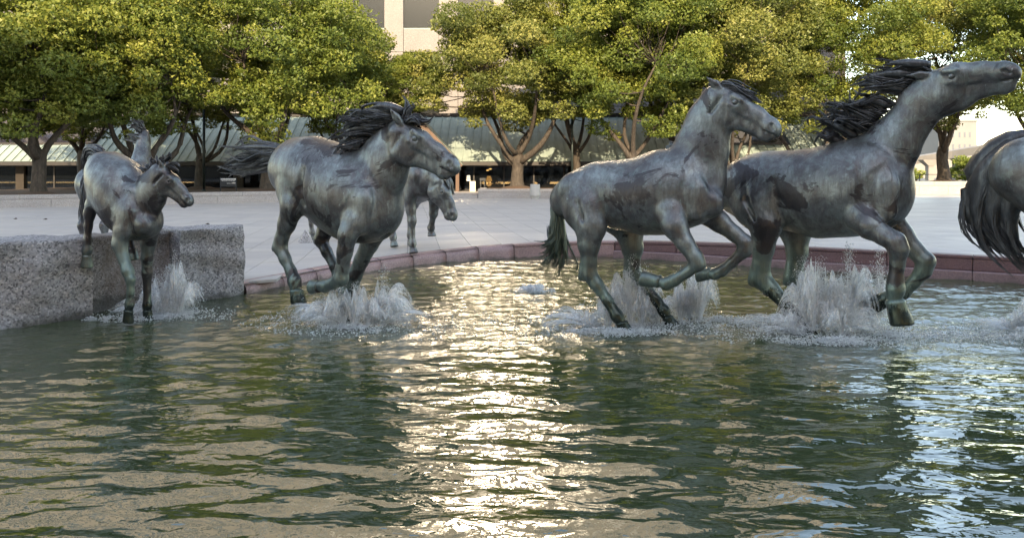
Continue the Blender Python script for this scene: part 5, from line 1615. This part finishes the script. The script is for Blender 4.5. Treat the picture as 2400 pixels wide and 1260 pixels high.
H.locks("tail", G, 1300, 0.013, 0.06, 0.03, lenvar=0.05, core=0.19, clump=(12, 20), flat=0.8)
# ---------------------------------------------------------------- splashing water
def spray_mat():
    t = NT("white_water")
    d = t.n("BsdfDiffuse", Color=(0.97, 0.98, 0.99))
    tr = t.n("BsdfTranslucent", Color=(0.98, 0.985, 0.99))
    gl = t.n("BsdfGlossy", Color=(1, 1, 1), Roughness=0.12)
    tp = t.n("BsdfTransparent", Color=(1, 1, 1))
    a = t.n("MixShader", Fac=0.65, i1=d.outputs[0], i2=tr.outputs[0])
    b = t.n("MixShader", Fac=0.12, i1=a.outputs[0], i2=gl.outputs[0])
    c = t.n("MixShader", Fac=0.25, i1=b.outputs[0], i2=tp.outputs[0])
    return t.done(c)
M['spray'] = spray_mat()
def sheet_mat():
    """thin torn white water: streaks that break up as the sheet rises"""
    t = NT("torn_white_water")
    fl = t.n("Attribute", _attribute_name="flow").outputs["Vector"]
    rim = t.n("Attribute", _attribute_name="rim").outputs["Fac"]
    sx = t.n("SeparateXYZ", Vector=fl)
    mp = t.n("Mapping", Vector=fl); mp.inputs["Scale"].default_value = (7.0, 3.0, 1.0)
    a = t.noise(mp.outputs[0], 2.2, 5, 0.7, 0.4)
    mp2 = t.n("Mapping", Vector=fl); mp2.inputs["Scale"].default_value = (16.0, 14.0, 1.0)
    b = t.noise(mp2.outputs[0], 2.0, 4, 0.7)
    v = t.math('ADD', t.math('MULTIPLY', a, 0.75), t.math('MULTIPLY', b, 0.35))
    v = t.math('SUBTRACT', v, t.math('MULTIPLY', t.math('POWER', sx.outputs[1], 1.5), 0.28))
    v = t.math('SUBTRACT', v, t.math('MULTIPLY', t.math('POWER', rim, 3.0), 0.25))
    al = t.ramp(v, [(0.33, 0.0), (0.52, 0.92)])
    d = t.n("BsdfDiffuse", Color=(0.98, 0.985, 0.99))
    tr = t.n("BsdfTranslucent", Color=(0.98, 0.985, 0.99))
    m1 = t.n("MixShader", Fac=0.68, i1=d.outputs[0], i2=tr.outputs[0])
    tp = t.n("BsdfTransparent", Color=(1, 1, 1))
    m2 = t.n("MixShader", Fac=al, i1=tp.outputs[0], i2=m1.outputs[0])
    return t.done(m2)
M['sheet'] = sheet_mat()
OCT = np.array([(0, 0, 1.2), (1.15, 0, -0.5), (-0.58, 1.0, -0.5), (-0.58, -1.0, -0.5)], float)
OF = np.array([(0, 1, 2), (0, 2, 3), (0, 3, 1), (1, 3, 2)])
def drops(P_, dirs, r, stretch):
    """one stretched drop per point"""
    n = len(P_)
    d = dirs / np.maximum(np.linalg.norm(dirs, axis=1), 1e-6)[:, None]
    x = np.cross(d, np.array([0.3, 0.2, 0.93])); x /= np.maximum(np.linalg.norm(x, axis=1), 1e-6)[:, None]
    y = np.cross(d, x)
    V = P_[:, None, :] + OCT[None, :, 0:1] * x[:, None, :] * r[:, None, None] + OCT[None, :, 1:2] * y[:, None, :] * r[:, None, None] + OCT[None, :, 2:3] * d[:, None, :] * (r * stretch)[:, None, None]
    F = OF[None] + (np.arange(n) * 4)[:, None, None]
    return V.reshape(-1, 3), F.reshape(-1, 3)
def splash(label, plumes, foam, seed):
    """plumes: (u, v, depth, height, radius, lean_x, n); foam: (u, v, radius_x, radius_y, n)"""
    rs = np.random.RandomState(seed)
    c0 = P(plumes[0][0], plumes[0][1], plumes[0][2]) if plumes else None
    f0 = foam[0]
    o = Vector((c0.x, c0.y, 0)) if c0 else Vector((at_u(f0[0], FPX * CAMZ / (f0[1] - HZ)), FPX * CAMZ / (f0[1] - HZ), 0))
    VS, FS, nb = [], [], 0
    SV, SF, ST, sn = [], [], [], 0
    def add(V, F):
        nonlocal nb
        VS.append(V - np.array(o)); FS.append(F + nb); nb += len(V)
    g = 9.8
    for (u, v, d, hgt, rad_, lean, n) in plumes:
        b = P(u, v, d)
        ns = 14                                             # torn sheets of water, each a fan along ballistic paths
        for k in range(ns):
            th0, dth = rs.rand() * 6.28, rs.uniform(0.22, 0.6)
            hk = hgt * rs.uniform(0.4, 1.05)
            sk = rad_ * rs.uniform(0.25, 1.6)
            na, nt = 11, 13
            ph = rs.rand(4) * 6.3
            A = np.linspace(-1, 1, na)[:, None]; T = np.linspace(0.0, 0.86, nt)[None, :]
            hA = hk * (0.82 + 0.18 * np.sin(A * 3.1 + ph[0]) + 0.12 * np.sin(A * 9 + ph[1])) * (1 - 0.35 * A ** 2)
            v0 = np.sqrt(2 * g * np.maximum(hA, 0.02)); tf = 2 * v0 / g
            tt = tf * T
            th = th0 + A * dth
            hv = sk * (1 + 0.12 * np.sin(A * 7 + ph[2])) / (tf * 0.62)
            X = b.x + np.cos(th) * (hv * tt + 0.03) + lean * T
            Y = b.y + np.sin(th) * (hv * tt + 0.03) * 0.7
            Z = v0 * tt - 0.5 * g * tt * tt
            V = np.stack([X, Y, Z], -1).reshape(-1, 3) - np.array(o)
            idx = np.arange(na * nt).reshape(na, nt)
            F = np.stack([idx[:-1, :-1], idx[1:, :-1], idx[1:, 1:], idx[:-1, 1:]], -1).reshape(-1, 4)
            SV.append(V); SF.append(F + sn); sn += len(V)
            ST.append(np.stack([np.broadcast_to(A * dth * 2.0 + th0 * 3, (na, nt)), np.broadcast_to(T, (na, nt)), np.full((na, nt), rs.rand() * 50), np.broadcast_to(np.abs(A), (na, nt))], -1).reshape(-1, 4))
        n = int(n * 0.45)
        nj = 12
        th_j, hh_j, sp_j = rs.rand(nj) * 6.28, hgt * (0.55 + 0.6 * rs.rand(nj)), rad_ * (0.10 + 1.0 * rs.rand(nj))
        hh_j *= 1.15 - 0.45 * sp_j / rad_
        jj = rs.randint(0, nj, n)
        th = th_j[jj] + rs.randn(n) * 0.25
        hh = hh_j[jj] * (1.15 - 0.7 * rs.rand(n) ** 1.4)
        sp = sp_j[jj] * (1 + 0.4 * rs.randn(n))
        v0 = np.sqrt(2 * g * hh)
        tf = 2 * v0 / g
        t = tf * np.clip(rs.beta(2.0, 1.6, n), 0, 1)
        hv = sp / np.maximum(tf * 0.6, 0.05)
        vx, vy = np.cos(th) * hv + lean / np.maximum(tf, .1), np.sin(th) * hv * 0.7
        x0 = rs.randn(n, 2) * 0.03
        px_, py_ = b.x + x0[:, 0] + vx * t, b.y + x0[:, 1] + vy * t
        pz = v0 * t - 0.5 * g * t * t
        vel = np.stack([vx, vy, v0 - g * t], 1)
        size = 0.0022 + 0.0045 * rs.rand(n) ** 2.6
        V, F = drops(np.stack([px_, py_, np.maximum(pz, 0.0)], 1), vel, size, 1.0 + 2.5 * rs.rand(n) ** 1.5)
        add(V, F)
        # stray drops thrown wide
        m = n // 10
        th = rs.rand(m) * 6.28; q = rs.rand(m) ** 0.6 * rad_ * 3.2
        Pp = np.stack([b.x + np.cos(th) * q, b.y + np.sin(th) * q * 0.7, hgt * rs.rand(m) ** 1.4 * np.maximum(0.15, 1.3 - q / (rad_ * 3.2))], 1)
        V, F = drops(Pp, rs.randn(m, 3) + np.array([0, 0, 1.0]), 0.002 + 0.004 * rs.rand(m) ** 2, 1 + 1.2 * rs.rand(m))
        add(V, F)
    for (u, v, rx, ry, n) in foam:
        d = FPX * CAMZ / (v - HZ)
        cx = at_u(u, d)
        n *= 2
        # foam gathers in short arcs and strings
        na = max(6, n // 60)
        k = rs.randint(0, na, n)
        ac, ar, aw = rs.rand(na) * 6.28, np.abs(rs.randn(na)) * 0.85, 0.15 + rs.rand(na) * 0.6
        th = ac[k] + rs.randn(n) * aw[k]
        q = ar[k] * (1 + 0.10 * np.sin(th * 3 + ac[k] * 5)) + rs.randn(n) * 0.10
        Pp = np.stack([cx + np.cos(th) * q * rx, d + np.sin(th) * q * ry, rs.rand(n) ** 2 * 0.05 + 0.012], 1)
        V, F = drops(Pp, rs.randn(n, 3) * np.array([1, 1, 0.25]), 0.0035 + 0.008 * rs.rand(n) ** 2.5, 1 + 1.5 * rs.rand(n))
        add(V, F)
    me = np_mesh("splash", np.concatenate(VS), np.concatenate(FS), True)
    s = empty("splash", o)
    link("drops", me, M['spray'], s)
    if SV:
        ms = np_mesh("water_sheet", np.concatenate(SV), np.concatenate(SF), True)
        T4 = np.concatenate(ST).astype(np.float32)
        at = ms.attributes.new("flow", 'FLOAT_VECTOR', 'POINT'); at.data.foreach_set("vector", T4[:, :3].copy().ravel())
        at = ms.attributes.new("rim", 'FLOAT', 'POINT'); at.data.foreach_set("value", T4[:, 3].copy())
        link("water_sheet", ms, M['sheet'], s)
    return tag(s, label, "splash", "splashes at the horses' feet")
splash("twin white splash in front of the granite ledge beside the foal", [(366, 735, 11.15, 0.58, 0.12, -0.05, 5000), (352, 737, 11.1, 0.40, 0.12, -0.08, 3000), (385, 735, 11.15, 0.45, 0.10, 0.0, 4000), (405, 735, 11.2, 0.82, 0.12, 0.0, 8000), (420, 735, 11.2, 0.50, 0.14, 0.08, 5000), (340, 738, 11.1, 0.22, 0.2, -0.1, 2000)], [(390, 744, 0.5, 0.3, 900), (300, 750, 0.3, 0.2, 400), (215, 752, 0.3, 0.15, 200), (450, 738, 0.5, 0.3, 300)], 41)
splash("white splash under the galloping horse's forefoot", [(805, 765, 10.4, 0.46, 0.14, -0.15, 5000), (780, 762, 10.45, 0.40, 0.22, -0.35, 3500), (830, 765, 10.4, 0.56, 0.14, 0.05, 4500), (862, 762, 10.45, 0.42, 0.15, 0.15, 4500), (880, 760, 10.5, 0.60, 0.14, 0.22, 6000), (900, 758, 10.5, 0.32, 0.22, 0.3, 3000)], [(815, 770, 0.6, 0.3, 1100), (740, 756, 0.8, 0.5, 500), (920, 752, 0.8, 0.5, 500)], 42)
splash("broad white splash round the hind feet of the upright necked horse", [(1425, 765, 10.4, 0.60, 0.16, -0.1, 4500), (1448, 768, 10.4, 0.60, 0.10, -0.05, 5000), (1480, 762, 10.5, 0.82, 0.17, 0.0, 9000), (1505, 758, 10.55, 0.62, 0.12, 0.05, 7000), (1540, 752, 10.7, 0.45, 0.15, 0.0, 4000), (1595, 748, 10.85, 0.55, 0.15, -0.02, 6000), (1618, 748, 10.85, 0.52, 0.12, 0.0, 7000), (1640, 750, 10.8, 0.72, 0.12, 0.02, 6000), (1380, 766, 10.4, 0.25, 0.25, -0.2, 2000)], [(1450, 780, 0.8, 0.25, 1400), (1380, 766, 0.7, 0.4, 700), (1560, 760, 0.8, 0.4, 900), (1680, 752, 0.8, 0.4, 450)], 43)
splash("tall white splash under the stretching horse's belly", [(1905, 785, 9.95, 0.95, 0.16, -0.12, 8000), (1930, 778, 10.1, 0.80, 0.18, 0.0, 8000), (1955, 785, 9.95, 0.62, 0.16, 0.08, 8000), (1985, 775, 10.1, 0.92, 0.18, 0.1, 8000), (2015, 770, 10.2, 0.66, 0.14, 0.1, 6000), (2050, 768, 10.2, 0.86, 0.15, 0.1, 7000), (1975, 795, 9.8, 0.42, 0.25, 0.1, 6000), (1860, 780, 10.0, 0.3, 0.25, -0.2, 3000)], [(1960, 800, 0.8, 0.3, 1400), (1850, 782, 0.8, 0.4, 800), (2080, 786, 1.0, 0.5, 800), (1760, 764, 1.0, 0.4, 450)], 44)
splash("small round bubbling jet in open water between the horses", [(1240, 684, 13.3, 0.12, 0.10, 0.0, 2500), (1258, 684, 13.3, 0.13, 0.12, 0.0, 2500)], [(1248, 684, 0.4, 0.3, 350)], 45)
splash("white splash at the right edge of the picture", [(2372, 780, 10.0, 0.2, 0.25, -0.1, 2500), (2396, 776, 10.0, 0.3, 0.2, 0.0, 3000), (2430, 775, 10.0, 0.5, 0.2, 0.0, 3000)], [(2375, 790, 0.8, 0.4, 800), (2300, 772, 1.0, 0.7, 450), (2200, 790, 1.1, 0.6, 300)], 46)
